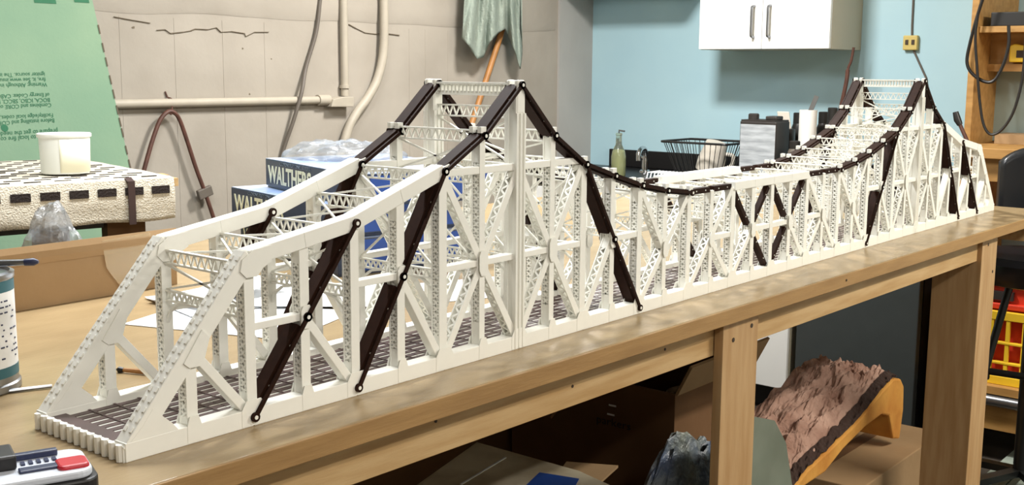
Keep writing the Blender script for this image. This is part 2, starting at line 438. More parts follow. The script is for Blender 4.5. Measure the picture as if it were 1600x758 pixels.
        for j in (14, 15): dark([Tn(j), Tn(j + 1)], y0 + .002, y1 - .002, trim=.09, w=.010, rings=False)
        for c in [Tn(4), Bn(2), M3, M5, Bn(4), M11, Bn(12)] + [Tn(j) for j in range(6, 15)]: pin(c, y0 - .0045, y0 + .002)
        # white saddle caps where cross frames meet the eyebars
        for j in (7, 9, 10, 11, 12, 13, 14):
            x, z = Tn(j)
            for yy in (y0 + .003, y1 - .003): MB().box(x - .007, x + .004, yy - .0035, yy + .0035, z + .004, z + .0125).build('saddle_cap', WP, bridge)
        # tower panels: crossed diagonals either side of the tower post
        ZTOP = .268; ZMID = .138
        for ja, jb in ((6, 8), (10, 8)):
            xa, xb, xm = f(ja) * H, f(jb) * H, (f(ja) + f(jb)) * H / 2
            c = (xm, ZMID)
            laced((xa, ZTOP), c, .011, yi0 + .0003, yi1 - .0003, .008).build('diagonal', WP, bridge)
            laced((xb, ZTOP), c, .011, yi0 + .0003, yi1 - .0003, .008).build('diagonal', WP, bridge)
            laced(c, (xa, ZB), .011, yi0 + .0003, yi1 - .0003, .008).build('diagonal', WP, bridge)
            laced(c, (xb, ZB), .011, yi0 + .0003, yi1 - .0003, .008).build('diagonal', WP, bridge)
            solid((xa, ZTOP), (xb, ZTOP), .010, yi0 + .0007, yi1 - .0007).build('upper_strut', WP, bridge, bevel=.0008)
            solid((xa, ZMID), (xb, ZMID), .009, yi0 + .0007, yi1 - .0007).build('mid_strut', WP, bridge, bevel=.0008)
            gusset(c, .009, .018, y0, y1)
        # tower post
        x8, z8 = Tn(8)
        tw = MB().box(x8 - .010, x8 + .010, y0 + .001, y0 + .006, 0, z8 - .012).box(x8 - .010, x8 + .010, y1 - .006, y1 - .001, 0, z8 - .012).box(x8 - .008, x8 + .008, y0 + .004, y1 - .004, 0, z8 - .015)
        tw.build('tower_post', WP, bridge, bevel=.0006)
        for xx in (-.0085, .0, .0085):
            for (ya, yb) in ((y0 - .0012, y0 + .002), (y1 - .002, y1 + .0012)): MB().box(x8 + xx - .0018, x8 + xx + .0018, ya, yb, .002, z8 - .04).build('tower_rib', WP, bridge)
        for yy in (y0 + .003, y1 - .003):
            MB().box(x8 - .0085, x8 + .0085, yy - .003, yy + .003, z8 - .04, z8 + .007).build('tower_cap', WP, bridge, bevel=.002)
        # cantilever arm
        vert(9, Tn(9)[1] - .002, w=.011); vert(10, Tn(10)[1] - .003, w=.014)
        for j in (11, 12, 13, 14, 15): vert(j, Tn(j)[1] - .002, w=.0115 if j % 2 else .013)
        laced(M11, Bn(10), .011, yi0 + .0003, yi1 - .0003, .008).build('diagonal', WP, bridge)
        solid(M11, (f(12) * H, M11[1]), .009, yi0 + .0007, yi1 - .0007).build('mid_strut', WP, bridge)
        M13 = mid(Tn(14), Bn(12)); M15 = mid(Tn(16), Bn(14))
        laced(Tn(14), Bn(12), .011, yi0 + .0003, yi1 - .0003, .008, trim=.004).build('diagonal', WP, bridge)
        laced(Tn(12), M13, .010, yi0 + .0005, yi1 - .0005, .008, trim=.004).build('sub_diagonal', WP, bridge)
        laced(Tn(16), Bn(14), .011, yi0 + .0003, yi1 - .0003, .008, trim=.004).build('diagonal', WP, bridge)
        laced(M15, Bn(16), .010, yi0 + .0005, yi1 - .0005, .008).build('sub_diagonal', WP, bridge)
        solid(M15, (f(16) * H, M15[1]), .009, yi0 + .0007, yi1 - .0007).build('mid_strut', WP, bridge)
        for m_ in (M11, M13, M15): gusset(m_, .008, .014, y0, y1)
        # suspended span
        for j in (16, 17):
            solid(Tn(j), Tn(j + 1), .016, y0, y1).build('top_chord', WP, bridge, bevel=.001); vert(j, Tn(j)[1] - .004)
        M17 = mid(Tn(16), Bn(18))
        dark([Tn(16), M17, Bn(18)], y0 + .0035, y1 - .003, trim=.13, w=.009, rings=False)
        dark([Tn(18), M17], y0 + .0035, y1 - .003, trim=.14, w=.009, rings=False)
        solid(M17, (f(18) * H, M17[1]), .009, yi0 + .0007, yi1 - .0007).build('mid_strut', WP, bridge)
        laced(M17, Bn(16), .010, yi0 + .0005, yi1 - .0005, .008).build('sub_diagonal', WP, bridge)
        gusset(M17, .008, .014, y0, y1)
    laced((18 * H, .018), (18 * H, hz(18) - .004), .013, yi0, yi1, .009, cross=True).build('vertical_post', WP, bridge)
# cross frames between the two trusses (shared meshes)
YA, YB = D - .004, W - D + .004
def lattice(hgt, n=11, depth=.006):
    mb = MB()
    for z in (0, -hgt): mb.box(-depth / 2, depth / 2, YA, YB, z - .0022, z)
    st = (YB - YA) / n
    for i in range(n):
        a = YA + i * st; m_ = a + st / 2
        mb.bar((0, a, -hgt), (0, m_, -.001), .0018, .0022, up=(1, 0, 0)); mb.bar((0, m_, -.001), (0, a + st, -hgt), .0018, .0022, up=(1, 0, 0))
    return mb.mesh('cross_strut', WP)
L16 = lattice(.016); L12 = lattice(.012, 14)
def brace(za, zb):
    ym = (YA + YB) / 2; o = []
    for ya, yb in ((YA, ym), (YB, ym)):
        o.append(((ya, za), (yb, zb)))
    return o
for j in range(2, 35):
    x = j * H; z = hz(j)
    jj = min(j, 36 - j)
    zt = z - (.006 if jj in (2, 3, 4, 5, 16, 17, 18) else -.008 if 7 <= jj <= 14 else 0)
    if jj == 8:
        zt = z + .003
        MB().box(x - .006, x + .006, YA, YB, zt - .003, zt).box(x - .006, x + .006, YA, YB, zt - .019, zt - .016).box(x - .0012, x + .0012, YA, YB, zt - .005, zt - .0005).box(x - .0012, x + .0012, YA, YB, zt - .019, zt - .013).build('tower_strut', WP, bridge)
        r = MB()
        for i in range(20): r.box(x - .003, x + .003, YA + (i + .3) * (YB - YA) / 20, YA + (i + .62) * (YB - YA) / 20, zt - .016, zt - .003)
        r.build('strut_webs', WP, bridge)
        link('cross_strut', L16, bridge, (x, 0, z - .03))
    else:
        link('cross_strut', L16, bridge, (x, 0, zt))
    low = .138
    ztop = (z - .048) if jj == 8 else zt - .018
    if jj == 8: lows = [.272, .138]
    elif jj in (6, 7, 9, 10): lows = [.262, .138] if jj in (7, 9) else [.138]
    else: lows = [.138] if jj % 2 == 0 else []
    zp = ztop
    for lz in lows:
        link('cross_strut', L12, bridge, (x, 0, lz))
        if zp - lz > .02:
            ym = (YA + YB) / 2
            mb = MB()
            mb.bar((x, YA, zp), (x, ym, (zp + lz) / 2), .0026, .003, up=(1, 0, 0)).bar((x, YB, zp), (x, ym, (zp + lz) / 2), .0026, .003, up=(1, 0, 0))
            mb.bar((x, YA, lz), (x, ym, (zp + lz) / 2), .0026, .003, up=(1, 0, 0)).bar((x, YB, lz), (x, ym, (zp + lz) / 2), .0026, .003, up=(1, 0, 0))
            mb.build('sway_brace', WP, bridge)
        zp = lz - .014
    # knees under the lowest strut
    kz = (lows[-1] - .013) if lows else zt - .017
    for ya, s in ((YA, 1), (YB, -1)):
        pts = [(x, ya, kz - .028), (x, ya + s * .008, kz - .013), (x, ya + s * .022, kz - .004), (x, ya + s * .045, kz)]
        mb = MB()
        for a, b in zip(pts, pts[1:]): mb.bar(a, b, .0028, .004, up=(1, 0, 0))
        mb.build('knee_brace', WP, bridge)
# lateral bracing between the top chords
for j in range(2, 34):
    if j in (6, 7, 8, 9, 10, 26, 27, 28, 29): continue
    xa, xb, za, zb = j * H, (j + 1) * H, hz(j) - .012, hz(j + 1) - .012
    MB().bar((xa, YA, za), (xb, YB, zb), .0026, .0026).bar((xa, YB, za), (xb, YA, zb), .0026, .0026).build('lateral_brace', WP, bridge)
for ja, jb in ((6, 8), (8, 10), (26, 28), (28, 30)):
    MB().bar((ja * H, YA, .262), (jb * H, YB, .262), .003, .003).bar((ja * H, YB, .262), (jb * H, YA, .262), .003, .003).build('lateral_brace', WP, bridge)
# floor: white floor beams, brown open deck
for k in range(18): MB().box(k * P + .0006, (k + 1) * P - .0006, D - .001, W - D + .001, .0032, .0119).build('floor_panel', WP, bridge)
fb = MB().box(-.004, .004, D - .003, W - D + .003, .0005, .0030).mesh('floor_beam', WP)
for j in range(1, 36): link('floor_beam', fb, bridge, (j * H, 0, 0))
NS = 9
dw = (W - 2 * D)
st_me = MB().box(.0006, P - .0006, -.0048, .0048, .0120, .0128).mesh('stringer', 'deck_plastic')
ct_me = MB().box(-.0016, .0016, D + .001, W - D - .001, .0129, .0134).mesh('cross_tie', 'deck_plastic')
for k in range(18):
    for i in range(NS): link('stringer', st_me, bridge, (k * P, D + dw * (i + .5) / NS, 0))
    for q in range(5): link('cross_tie', ct_me, bridge, (k * P + P * (q + .5) / 5, 0, 0))
for (xa, xb) in ((-.002, .02), (36 * H - .02, 36 * H + .002)): MB().box(xa, xb, D - .0005, W - D + .0005, .0121, .0150).build('end_plate', 'deck_plastic', bridge)
for xe, s in ((-.004, -1), (36 * H + .004, 1)):
    eb = MB().box(xe - .002, xe + .002, D * .0 + .002, W - .002, .0, .0175)
    for i in range(13):
        yy = .008 + (W - .016) * i / 12
        eb.tube([(xe + s * .002, yy, .0005), (xe + s * .002, yy, .0185)], .0042, 8)
    eb.build('ribbed_end_beam', WP, bridge)
# ------------------------------------------------------------------ things on the bench
def curve(pts, n=8):
    """smooth polyline through points (Catmull-Rom)"""
    p = [Vector(x) for x in pts]; p = [p[0] * 2 - p[1]] + p + [p[-1] * 2 - p[-2]]; o = []
    for i in range(1, len(p) - 2):
        for k in range(n):
            t = k / n; a, b, c, d = p[i - 1:i + 3]
            o.append(.5 * ((2 * b) + (c - a) * t + (2 * a - 5 * b + 4 * c - d) * t * t + (3 * b - a - 3 * c + d) * t ** 3))
    return o + [p[-2]]
# boxes of kits: text face towards -x
def kit_box(name, label, x, y, z, h, ln, dp, rz, ts):
    t = thing(name, label, 'box', (x, y, z), rz, 'blue kit boxes')
    # lid slightly larger than the tray; local: +x into the depth, -y along the lettered side
    MB().box(.003, dp - .003, -ln + .003, -.003, 0, h * .5).build('tray', 'box_blue', t)
    MB().box(0, dp, -ln, 0, .004, h - .0004).build('lid', 'box_blue', t, bevel=.0015)
    MB().box(.001, dp - .001, -ln + .001, -.001, h - .0003, h + .0006).build('lid_glare', 'box_glare', t)  # paler sheet on the dark lid, painted glare of the ceiling lights
    MB().box(.03, dp - .001, -ln - .0006, -ln, .008, h - .004).build('end_print', 'box_bright_blue', t)
    text('lettering', 'WALTHERS', ts, (-.0008, -.018, h * .2), (0, -1, 0), (0, 0, 1), 'lettering', t, bold=.0012, xs=.86)
    text('small_lettering', 'CORNERSTONE SERIES', ts * .2, (-.0008, -.085, h * .84), (0, -1, 0), (0, 0, 1), 'lettering_dim', t, xs=1.5)
    return t
rzb = math.atan2(.274, .082) - PI / 2
rzb = -math.atan2(.082, .274)
kit_box('kit_box', 'dark blue box with cream lettering, topmost of the stack behind the bridge', .989, 1.022, 1.0905, .064, .46, .30, rzb, .053)
kit_box('kit_box', 'dark blue lettered box sticking out left under the topmost box', .94, 1.085, 1.0255, .0635, .46, .30, rzb * .7, .053)
kit_box('kit_box', 'lowest blue box of the stack, resting on the bench top', .955, 1.075, .9505, .0735, .46, .30, rzb * .8, .047)
# crumpled clear bag on the top box
def bag(u, v):
    a = u * 2 * PI; r = .5 - .5 * math.cos(PI * min(1, v * 1.0)) ; ph = v * PI / 2
    R = math.cos(ph); z = math.sin(ph)
    x = .13 * R * math.cos(a); y = .15 * R * math.sin(a)
    n = noise.noise((x * 30, y * 30, z * 2)) + .6 * noise.noise((x * 70, y * 70, 3))
    return (1.13 + x * (1 + .08 * n), .915 + y * (1 + .08 * n), 1.1555 + max(0, z * .036 + n * .010 * (z > .05)))
tag(MB().grid(40, 14, bag).build('plastic_bag', 'clear_plastic'), 'crumpled clear plastic bag lying on the topmost blue box', 'plastic bag')
# cardboard tray
tr = thing('cardboard_tray', 'long shallow brown cardboard box at the back left of the bench', 'cardboard box', (.60, .80, ZT), .03)
MB().box(-.9, 0, 0, .006, 0.0005, .107).build('front_side', 'cardboard', tr)
MB().box(-.9, 0, .27, .276, 0.0005, .06).build('back_side', 'cardboard', tr)
MB().box(-.006, 0, .006, .27, 0.0005, .06).build('end_side', 'cardboard', tr)
MB().box(-.9, -.006, .006, .27, 0.0005, .006).build('bottom', 'cardboard', tr)
def flapfn(u, v): return (-.9 + .9 * u, -.0015 - .004 * math.sin(v * PI), .076 + .032 * v)
MB().grid(20, 3, flapfn).build('folded_rim', 'cardboard', tr, solid=.002)
MB().prism([(.03, 0), (.065, .0), (.1, .085), (.085, .105), (-.012, .10), (-.005, .05)], (-.145, -.0055, .002), (1, 0, 0), (0, 0, 1), (0, .0007, 0)).build('clear_tape', 'tape', tr)
def mound(cx, cy, cz, rx, ry, h, amp, seed, sc=14):
    def fn(u, v):
        a = u * 2 * PI; ph = v * PI / 2; R = math.cos(ph); z = math.sin(ph)
        n = noise.noise((math.cos(a) * R * 2 + seed, math.sin(a) * R * 2, z * 2)) + .5 * noise.noise((math.cos(a) * R * sc * .5, math.sin(a) * R * sc * .5, seed))
        return (cx + rx * R * math.cos(a) * (1 + amp * n), cy + ry * R * math.sin(a) * (1 + amp * n), cz + max(0, h * z * (1 + amp * n)))
    return fn
p = at(105, 372, y=.93)
tag(MB().grid(28, 10, mound(p.x - .02, .95, .9575, .06, .05, .145, .16, 3)).build('packing_plastic', 'clear_plastic'), 'peak of crumpled packing plastic sticking out of the cardboard tray', 'packing plastic')
# plans and papers behind the near end of the bridge
random.seed(3)
shs = [((.40, .47), (.22, .30), .35, 0.0), ((.50, .60), (.28, .20), -.2, .0025), ((.60, .50), (.21, .26), .7, .005), ((.47, .63), (.20, .14), .1, .0075), ((.82, .36), (.24, .18), -.4, .0)]
nm = ['white sheet of plans nearest the bridge end on the bench', 'wide white sheet lying under the other papers before the tray', 'white sheet curling up at the middle of the paper pile', 'topmost small white sheet beside the cardboard tray', 'white sheet of plans lying farthest right behind the bridge']
for i, ((cx, cy), (sx, sy), rz, dz) in enumerate(shs):
    def sh(u, v, i=i, cx=cx, cy=cy, sx=sx, sy=sy, rz=rz, dz=dz):
        x = (u - .5) * sx; y = (v - .5) * sy
        z = .001 + dz + (.06 * max(0, u - .55) ** 1.5 + .05 * max(0, .4 - v) ** 1.5) * (i == 3)
        return (cx + .1 + x * math.cos(rz) - y * math.sin(rz), cy + x * math.sin(rz) + y * math.cos(rz), ZT + z)
    o = MB().grid(12, 12, sh).build('paper_sheet', 'paper', solid=.0008); tag(o, nm[i], 'paper', 'sheets of plans on the bench')
# dark spare part lying against the inside of the papers
sp = thing('spare_bridge_part', 'dark brown spare bridge member lying on the bench behind the truss', 'model part', (.40, .235, ZT), .5)
MB().bar((-.05, 0, .004), (.06, .0, .03), .014, .007).build('body', 'brown_plastic', sp)
MB().bar((-.05, .012, .004), (.05, .02, .012), .008, .006).build('rail', 'brown_plastic', sp)
MB().tube(curve([(.06, 0, .03), (.075, .012, .032), (.085, .035, .016), (.07, .05, .004)]), .0025, 6).build('wire', 'black_rubber', sp)
# metal rods and a small brush on the bench
def stick(name, label, cat, a, b, r, m, tip=None):
    t = thing(name, label, cat, a)
    d = Vector(b) - Vector(a)
    MB().tube([(0, 0, 0), d * .5, d], [r, r, r * .8], 8).build('shaft', m, t, smooth=True)
    if tip: MB().tube([d, d * 1.12, d * 1.2], [r * .9, r * 1.3, r * .2], 8).build('tip', tip, t, smooth=True)
    return t
stick('steel_rod', 'thin grey rod lying on the bench beside the paint tin', 'rod', (-.02, .362, ZT + .003), (.088, .318, ZT + .003), .0028, 'steel')
stick('small_brush', 'small dark tipped brush lying on the bench behind the near truss', 'brush', (.212, .262, ZT + .004), (.188, .315, ZT + .004), .0035, 'rod_wood', 'black_rubber')
# paint tin at the left edge
CX, CY = .020, .389
tin = thing('paint_tin', 'tall paint tin with white label at the left edge of the bench', 'paint tin', (CX, CY, ZT))
MB().lathe([(.056, 0), (.058, .002), (.058, .01), (.0555, .012), (.0555, .02)], n=36).build('base_rim', 'steel', tin, smooth=True)
MB().lathe([(.0555, .02), (.0555, .142)], n=36).build('label', 'paper', tin, smooth=True)
MB().lathe([(.0558, .02), (.0558, .033)], n=36).build('label_band', 'teal', tin, smooth=True)
MB().lathe([(.0558, .128), (.0558, .142)], n=36).build('label_band', 'teal', tin, smooth=True)
MB().lathe([(.0555, .142), (.057, .144), (.057, .150), (.052, .152), (.050, .148), (.02, .148)], n=36).build('lid', 'steel', tin, smooth=True)
random.seed(11)
dv = (Vector((CAM.x, CAM.y, 0)) - Vector((CX, CY, 0))).normalized(); base = math.atan2(dv.y, dv.x)
pr_ = MB()
for r_ in range(11):
    z = .045 + r_ * .0072
    a = base - .2
    while a < base + 1.25:
        l = random.uniform(.03, .12)
        if random.random() < .55:
            for q in (0,): pr_.obox((.0556 * math.cos(a + l / 2), .0556 * math.sin(a + l / 2), z), ((-math.sin(a + l / 2), math.cos(a + l / 2), 0), (0, 0, 1), (math.cos(a), math.sin(a), 0)), (.0555 * l / 2, .0009, .0006))
        a += l + .06
for k in range(9):
    a = base + .42 + k * .02
    pr_.obox((.0556 * math.cos(a), .0556 * math.sin(a), .047), ((-math.sin(a), math.cos(a), 0), (0, 0, 1), (math.cos(a), math.sin(a), 0)), (.00025 + .0003 * (k % 2), .005, .0006))
o = pr_.build('label_print', 'battery_navy', tin); o['kind'] = 'stuff'
gp = thing('marking_knife', 'blue handled tool lying across the paint tin lid', 'tool', (CX, CY, ZT + .1525))
MB().tube([(-.06, .03, .008), (.0, .006, .009), (.03, -.02, .008)], [.008, .009, .006], 10).build('handle', 'blue_grip', gp, smooth=True)
MB().tube([(.03, -.02, .008), (.055, -.045, .009)], [.0045, .004], 10).build('shaft', 'steel', gp, smooth=True)
MB().tube([(.055, -.045, .009), (.063, -.053, .0095), (.067, -.057, .0095)], [.0045, .005, .002], 10).build('cap', 'battery_navy', gp, smooth=True)
# cordless tool battery in the bottom-left corner
b0 = at(52, 742, z=ZT + .03)
bt = thing('battery_pack', 'black and white cordless tool battery with red latch at the front corner', 'battery', (b0.x, b0.y, ZT), math.atan2(-.633, .774) + .35); bt.scale = (1.15,) * 3
# local x to the right of the photo, y away from the camera
def rr(w_, d_, r_, n=5):
    o = []
    for cx, cy, a0 in ((w_ - r_, d_ - r_, 0), (-w_ + r_, d_ - r_, PI / 2), (-w_ + r_, -d_ + r_, PI), (w_ - r_, -d_ + r_, 1.5 * PI)):
        o += [(cx + r_ * math.cos(a0 + PI / 2 * k / n), cy + r_ * math.sin(a0 + PI / 2 * k / n)) for k in range(n + 1)]
    return o
MB().prism(rr(.046, .034, .014), (0, 0, .0005), (1, 0, 0), (0, 1, 0), (0, 0, .026)).build('lower_shell', 'battery_black', bt, bevel=.002)
MB().prism(rr(.042, .031, .013), (0, 0, .0265), (1, 0, 0), (0, 1, 0), (0, 0, .007)).build('upper_shell', 'battery_white', bt, bevel=.002)
MB().box(-.046, -.012, -.004, .03, .0335, .046).build('terminal_block', 'battery_black', bt, bevel=.002)
MB().box(-.012, .022, .017, .024, .0335, .039).build('rail', 'battery_navy', bt, bevel=.001)
MB().box(-.012, .018, -.016, -.006, .0335, .036).build('rail', 'battery_navy', bt, bevel=.001)
for k in range(5): MB().box(-.008 + k * .006, -.005 + k * .006, .004, .012, .0335, .035).build('contact', 'battery_navy', bt)
MB().prism(rr(.012, .012, .005), (.028, -.012, .03), (1, 0, 0), (0, 1, 0), (0, 0, .007)).build('latch', 'battery_red', bt, bevel=.002)
tag(MB().prism([(0, 0), (.02, 0), (.02, .03), (.016, .03), (.014, .008), (0, .006)], (1.86, 1.08, ZT + .0005), (.7, -.7, 0), (0, 0, 1), (.02, .02, 0)).build('red_clip', 'red'), 'small red plastic clip on the bench behind the near tower', 'clip')
# ------------------------------------------------------------------ towel-covered stand behind the bench
ts = thing('towel_stand', 'low wooden stand behind the bench, mostly hidden under a towel', 'stand', (.926, 1.30, 0), -.2)
ts.location = (.926, 1.29, 0)
MB().box(-.6, .022, .02, .66, 1.075, 1.094).build('top', 'pine', ts)
for lx, ly in ((-.10, .06), (-.54, .06), (-.10, .62), (-.54, .62)): MB().box(lx - .045, lx + .045, ly - .02, ly + .02, 0, 1.0748).build('leg', 'cardboard_dark', ts)
MB().box(-.49, -.15, .05, .07, .985, 1.0748).build('rail', 'black_rubber', ts)
tw = thing('striped_towel', 'cream towel with rows of black dashes draped over the wooden stand', 'towel', (.926, 1.29, 1.0945), -.2)
def towel(u, v):
    x = -.64 + .64 * u
    if v < .72: y = .67 * (1 - v / .72); z = .004 + .002 * noise.noise((x * 8, y * 8, 0)); 
    else:
        k = (v - .72) / .28
        y = -.004 - .006 * math.sin(k * 3) - .008 * noise.noise((x * 5, k * 2, 4)) * k; z = .004 - k * (.095 + .012 * noise.noise((x * 6, 0, 2)))
        if k == 0: y = 0
    return (x, y, z)
MB().grid(60, 40, towel).build('cloth', 'towel', tw, solid=.004, smooth=True)
dm = MB().box(-.021, .021, -.0016, .0016, -.009, .009).mesh('dash', 'towel_black')
for k in range(10): link('dash', dm, tw, (-.035 - k * .0625, -.0125, -.022))
dt = MB().box(-.018, .018, -.002, .002, -.0012, .0012).mesh('dash', 'towel_black')
for r_ in range(14):
    for k in range(9): link('dash', dt, tw, (-.045 - k * .066 - (r_ % 2) * .03, .03 + r_ * .046, .0068))
rb = MB().bar((-.108, -.002, .008), (-.106, -.017, .0), .016, .003, up=(0, -1, .5)).box(-.114, -.098, -.0195, -.0165, -.098, .002); rb.build('ribbon', 'ribbon', tw)
tag(MB().bar((.925, 1.45, 1.0865), (1.0, 1.43, 1.0865), .05, .012).build('wooden_slat', 'pine'), 'short wooden slat poking out from under the striped towel', 'slat')
# white tub
tb = thing('plastic_tub', 'white lidded plastic tub standing on the striped towel', 'tub', (.775, 1.50, 1.105), -.55)
MB().lathe([(.043, 0), (.0455, .003), (.0475, .083), (.048, .086)], n=36, sx=1.2, sy=.85).build('body', 'tub_white', tb, smooth=True)
MB().lathe([(.050, .0855), (.051, .087), (.051, .0935), (.049, .0955), (.02, .096)], n=36, sx=1.2, sy=.85).build('lid', 'tub_white', tb, smooth=True)
lb = MB()
def lab(u, v):
    a = -1.75 + 1.6 * u; r = .0458 + .0018 * v
    return (r * 1.215 * math.cos(a), r * .865 * math.sin(a), .004 + .078 * v)
MB().grid(12, 2, lab).build('label', 'label_cream', tb, solid=.0008, smooth=True)
# ------------------------------------------------------------------ green foam board leaning on the left wall
gb = thing('foam_board', 'tall pale green insulation board leaning against the left wall', 'board', (0, 0, 0))
yt, yb_ = YL - .03, YL - .16
def gpt(u, v):  # on the leaning front plane, by photo pixel
    # plane through (z=0,y=yb_) and (z=2,y=yt)
    lo, hi = 0, 3.0
    a = at(u, v, y=yb_); b = at(u, v, y=yt)
    d = (b - a)
    # solve y = yb_ + (yt-yb_)*z/2
    k = (yt - yb_) / 2
    t = (yb_ + k * a.z - a.y) / (d.y - k * d.z)
    return a + d * t
nrm = Vector((0, -1, (yt - yb_) / 2)).normalized()
A = gpt(205, 268); Bq = gpt(142, -10)
edge = (Bq - A)
bot = A - edge * ((A.z - .002) / edge.z); top = A + edge * ((2.0 - A.z) / edge.z)
poly = [bot, top, top + Vector((-1.1, 0, 0)), bot + Vector((-1.25, 0, 0))]
mb = MB(); n_ = nrm * -.024
vs = poly + [p + n_ for p in poly]; mb.add(vs, [(0, 1, 2, 3), (7, 6, 5, 4), (0, 4, 5, 1), (1, 5, 6, 2), (2, 6, 7, 3), (3, 7, 4, 0)])
mb.build('board', 'green_foam', gb)
lines = [(118, 70, 'igniter source. The insCOR', .0065), (126, 71, 'fire, it. See www.insul', .0065), (134, 73, 'Warning: Although insCORE', .0065),
         (150, 77, 'of Energy Codes: CABO Mod', .0065), (158, 78, 'BOCA, ICBO, SBCCI, HUD', .0065), (166, 80, 'Combines and CORE on F', .0065),
         (182, 83, 'Facility/edge local codes, UBC', .0065), (190, 85, 'Before installing and CORE', .0065),
         (206, 90, 'prepare to get the needed to con', .0085), (214, 86, 'request to local fire co', .0085)]
upv = (top - bot).normalized()
for v_, u_, sx_, z_ in lines:
    if not sx_: continue
    o0 = gpt(u_, v_ - 5) + nrm * .0008
    text('print_line', sx_, .0175 if z_ < .008 else .0195, o0, (-1, 0, -.02), -upv, 'print_green', gb, xs=.95)
for (u_, v_, r_) in ((7, 200, .011),):
    p = gpt(u_, v_) + nrm * .0006; MB().prism([(math.cos(a * PI / 8) * r_, math.sin(a * PI / 8) * r_) for a in range(16)], p, (1, 0, 0), upv, nrm * .0004).build('print_dot', 'print_green', gb)
for (u_, v_, w_) in ((70, 1, .035), (127, 0, .025)):
    p = gpt(u_, v_) + nrm * .0006; MB().prism([(-w_, -.008), (w_, -.008), (w_, .008), (-w_, .008)], p, (1, 0, 0), upv, nrm * .0006).build('tape_mark', 'print_green', gb)
dk = MB()
for t_ in (.02, .1, .2, .26, .33, .42, .5, .6, .68, .78):
    a_ = A + edge * t_ * 1.0 + Vector((.0, -.001, 0)); dk.bar(a_, a_ + edge * .05, .004, .004)
dk.build('edge_nicks', 'crack_dark', gb)['kind'] = 'stuff'
# ------------------------------------------------------------------ on the left wall
def W_(u, v, d=.03): return at(u, v, y=YL - d)
cp = thing('wall_conduit', 'painted conduit with corner fitting running along the left wall', 'conduit', W_(180, 160))
cp.location = (0, 0, 0)
zc = W_(350, 160).z
MB().tube([(-.5, YL - .016, zc + .004), (W_(515, 160).x, YL - .016, zc)], .0155, 12).build('pipe', 'conduit', cp, smooth=True)
xv = W_(541, 80).x
MB().tube([(xv, YL - .018, CEIL), (xv, YL - .018, W_(541, 150).z)], .0155, 12).build('pipe', 'conduit', cp, smooth=True)
q = [W_(u, v) for u, v in ((517, 155), (533, 151), (549, 151), (549, 167), (514, 167))]
MB().prism([(p.x, p.z) for p in q], (0, YL - .045, 0), (1, 0, 0), (0, 0, 1), (0, .044, 0)).build('corner_fitting', 'conduit', cp, bevel=.003)
MB().tube([(W_(500, 160).x, YL - .016, zc), (W_(517, 160).x, YL - .016, zc)], .021, 12).build('collar', 'conduit', cp, smooth=True)
MB().tube([(xv, YL - .018, W_(541, 133).z), (xv, YL - .018, W_(541, 138).z)], .021, 12).build('clamp', 'conduit', cp, smooth=True)
bp = thing('bent_conduit', 'painted conduit bending down the left wall right of the corner fitting', 'conduit', (0, 0, 0))
pts = [W_(600, -120), W_(600, 0), W_(600, 60), W_(597, 95), W_(588, 128), W_(573, 155), W_(555, 180), W_(541, 212), W_(520, 300), W_(505, 420)]
MB().tube(curve(pts), .018, 12).build('pipe', 'conduit', bp, smooth=True)
pts = [W_(506, -60, .012), W_(500, 0, .012), W_(494, 50, .012), W_(478, 105, .012), W_(471, 145, .035), W_(458, 190, .03), W_(440, 245, .012), W_(425, 330, .012)]
tag(MB().tube(curve(pts), .0075, 8).build('hanging_cable', 'cable_grey', smooth=True), 'grey cable hanging down the left wall across the conduit', 'cable')
hk = thing('hung_strap', 'brown strap looped over a wire hook on the left wall', 'strap', (0, 0, 0))
pts = [W_(216, 300, .02), W_(226, 262), W_(238, 220), W_(250, 188), W_(262, 175, .03), W_(272, 176, .03), W_(281, 188), W_(293, 222), W_(306, 262), W_(320, 300), W_(337, 350)]
MB().tube(curve(pts), .0075, 8).build('strap', 'strap', hk, smooth=True)
MB().tube(curve([W_(258, 143, .003), W_(262, 152, .006), W_(268, 156, .02), W_(268, 178, .03), W_(262, 172, .03)]), .003, 6).build('hook', 'strap', hk, smooth=True)
MB().obox(W_(320, 301, .03), ((1, 0, .3), (0, 1, 0), (-.3, 0, 1)), (.03, .008, .018)).build('buckle', 'cable_grey', hk, bevel=.004)
# rag and broom handle
hd = thing('broom_handle', 'orange wooden broom handle leaning on the left wall under the rag', 'broom handle', (0, 0, 0))
MB().tube([W_(795, 15, .024), W_(778, 68, .03), W_(735, 200, .055), W_(640, 480, .115)], .0135, 12).build('handle', 'rod_wood', hd, smooth=True)
def rag(u, v):
    pts = [(722, 60), (733, 72), (745, 92), (755, 90), (765, 66), (778, 52), (789, 45), (797, 62), (806, 84), (813, 108), (816, 80), (815, 40)]
    k = u * (len(pts) - 1); i = min(int(k), len(pts) - 2); f_ = k - i
    bx = pts[i][0] + (pts[i + 1][0] - pts[i][0]) * f_; by = pts[i][1] + (pts[i + 1][1] - pts[i][1]) * f_
    txx = 728 + (815 - 728) * u; ty = -40
    x = txx + (bx - txx) * v; y = ty + (by - ty) * v
    return W_(x, y, .09 + .02 * math.sin(u * 19) * (.3 + v) + .012 * math.sin(u * 41 + v * 5))
tag(MB().grid(60, 24, rag).build('hanging_rag', 'rag', solid=.004, smooth=True), 'grey green rag hung on the left wall over the broom handle', 'rag')
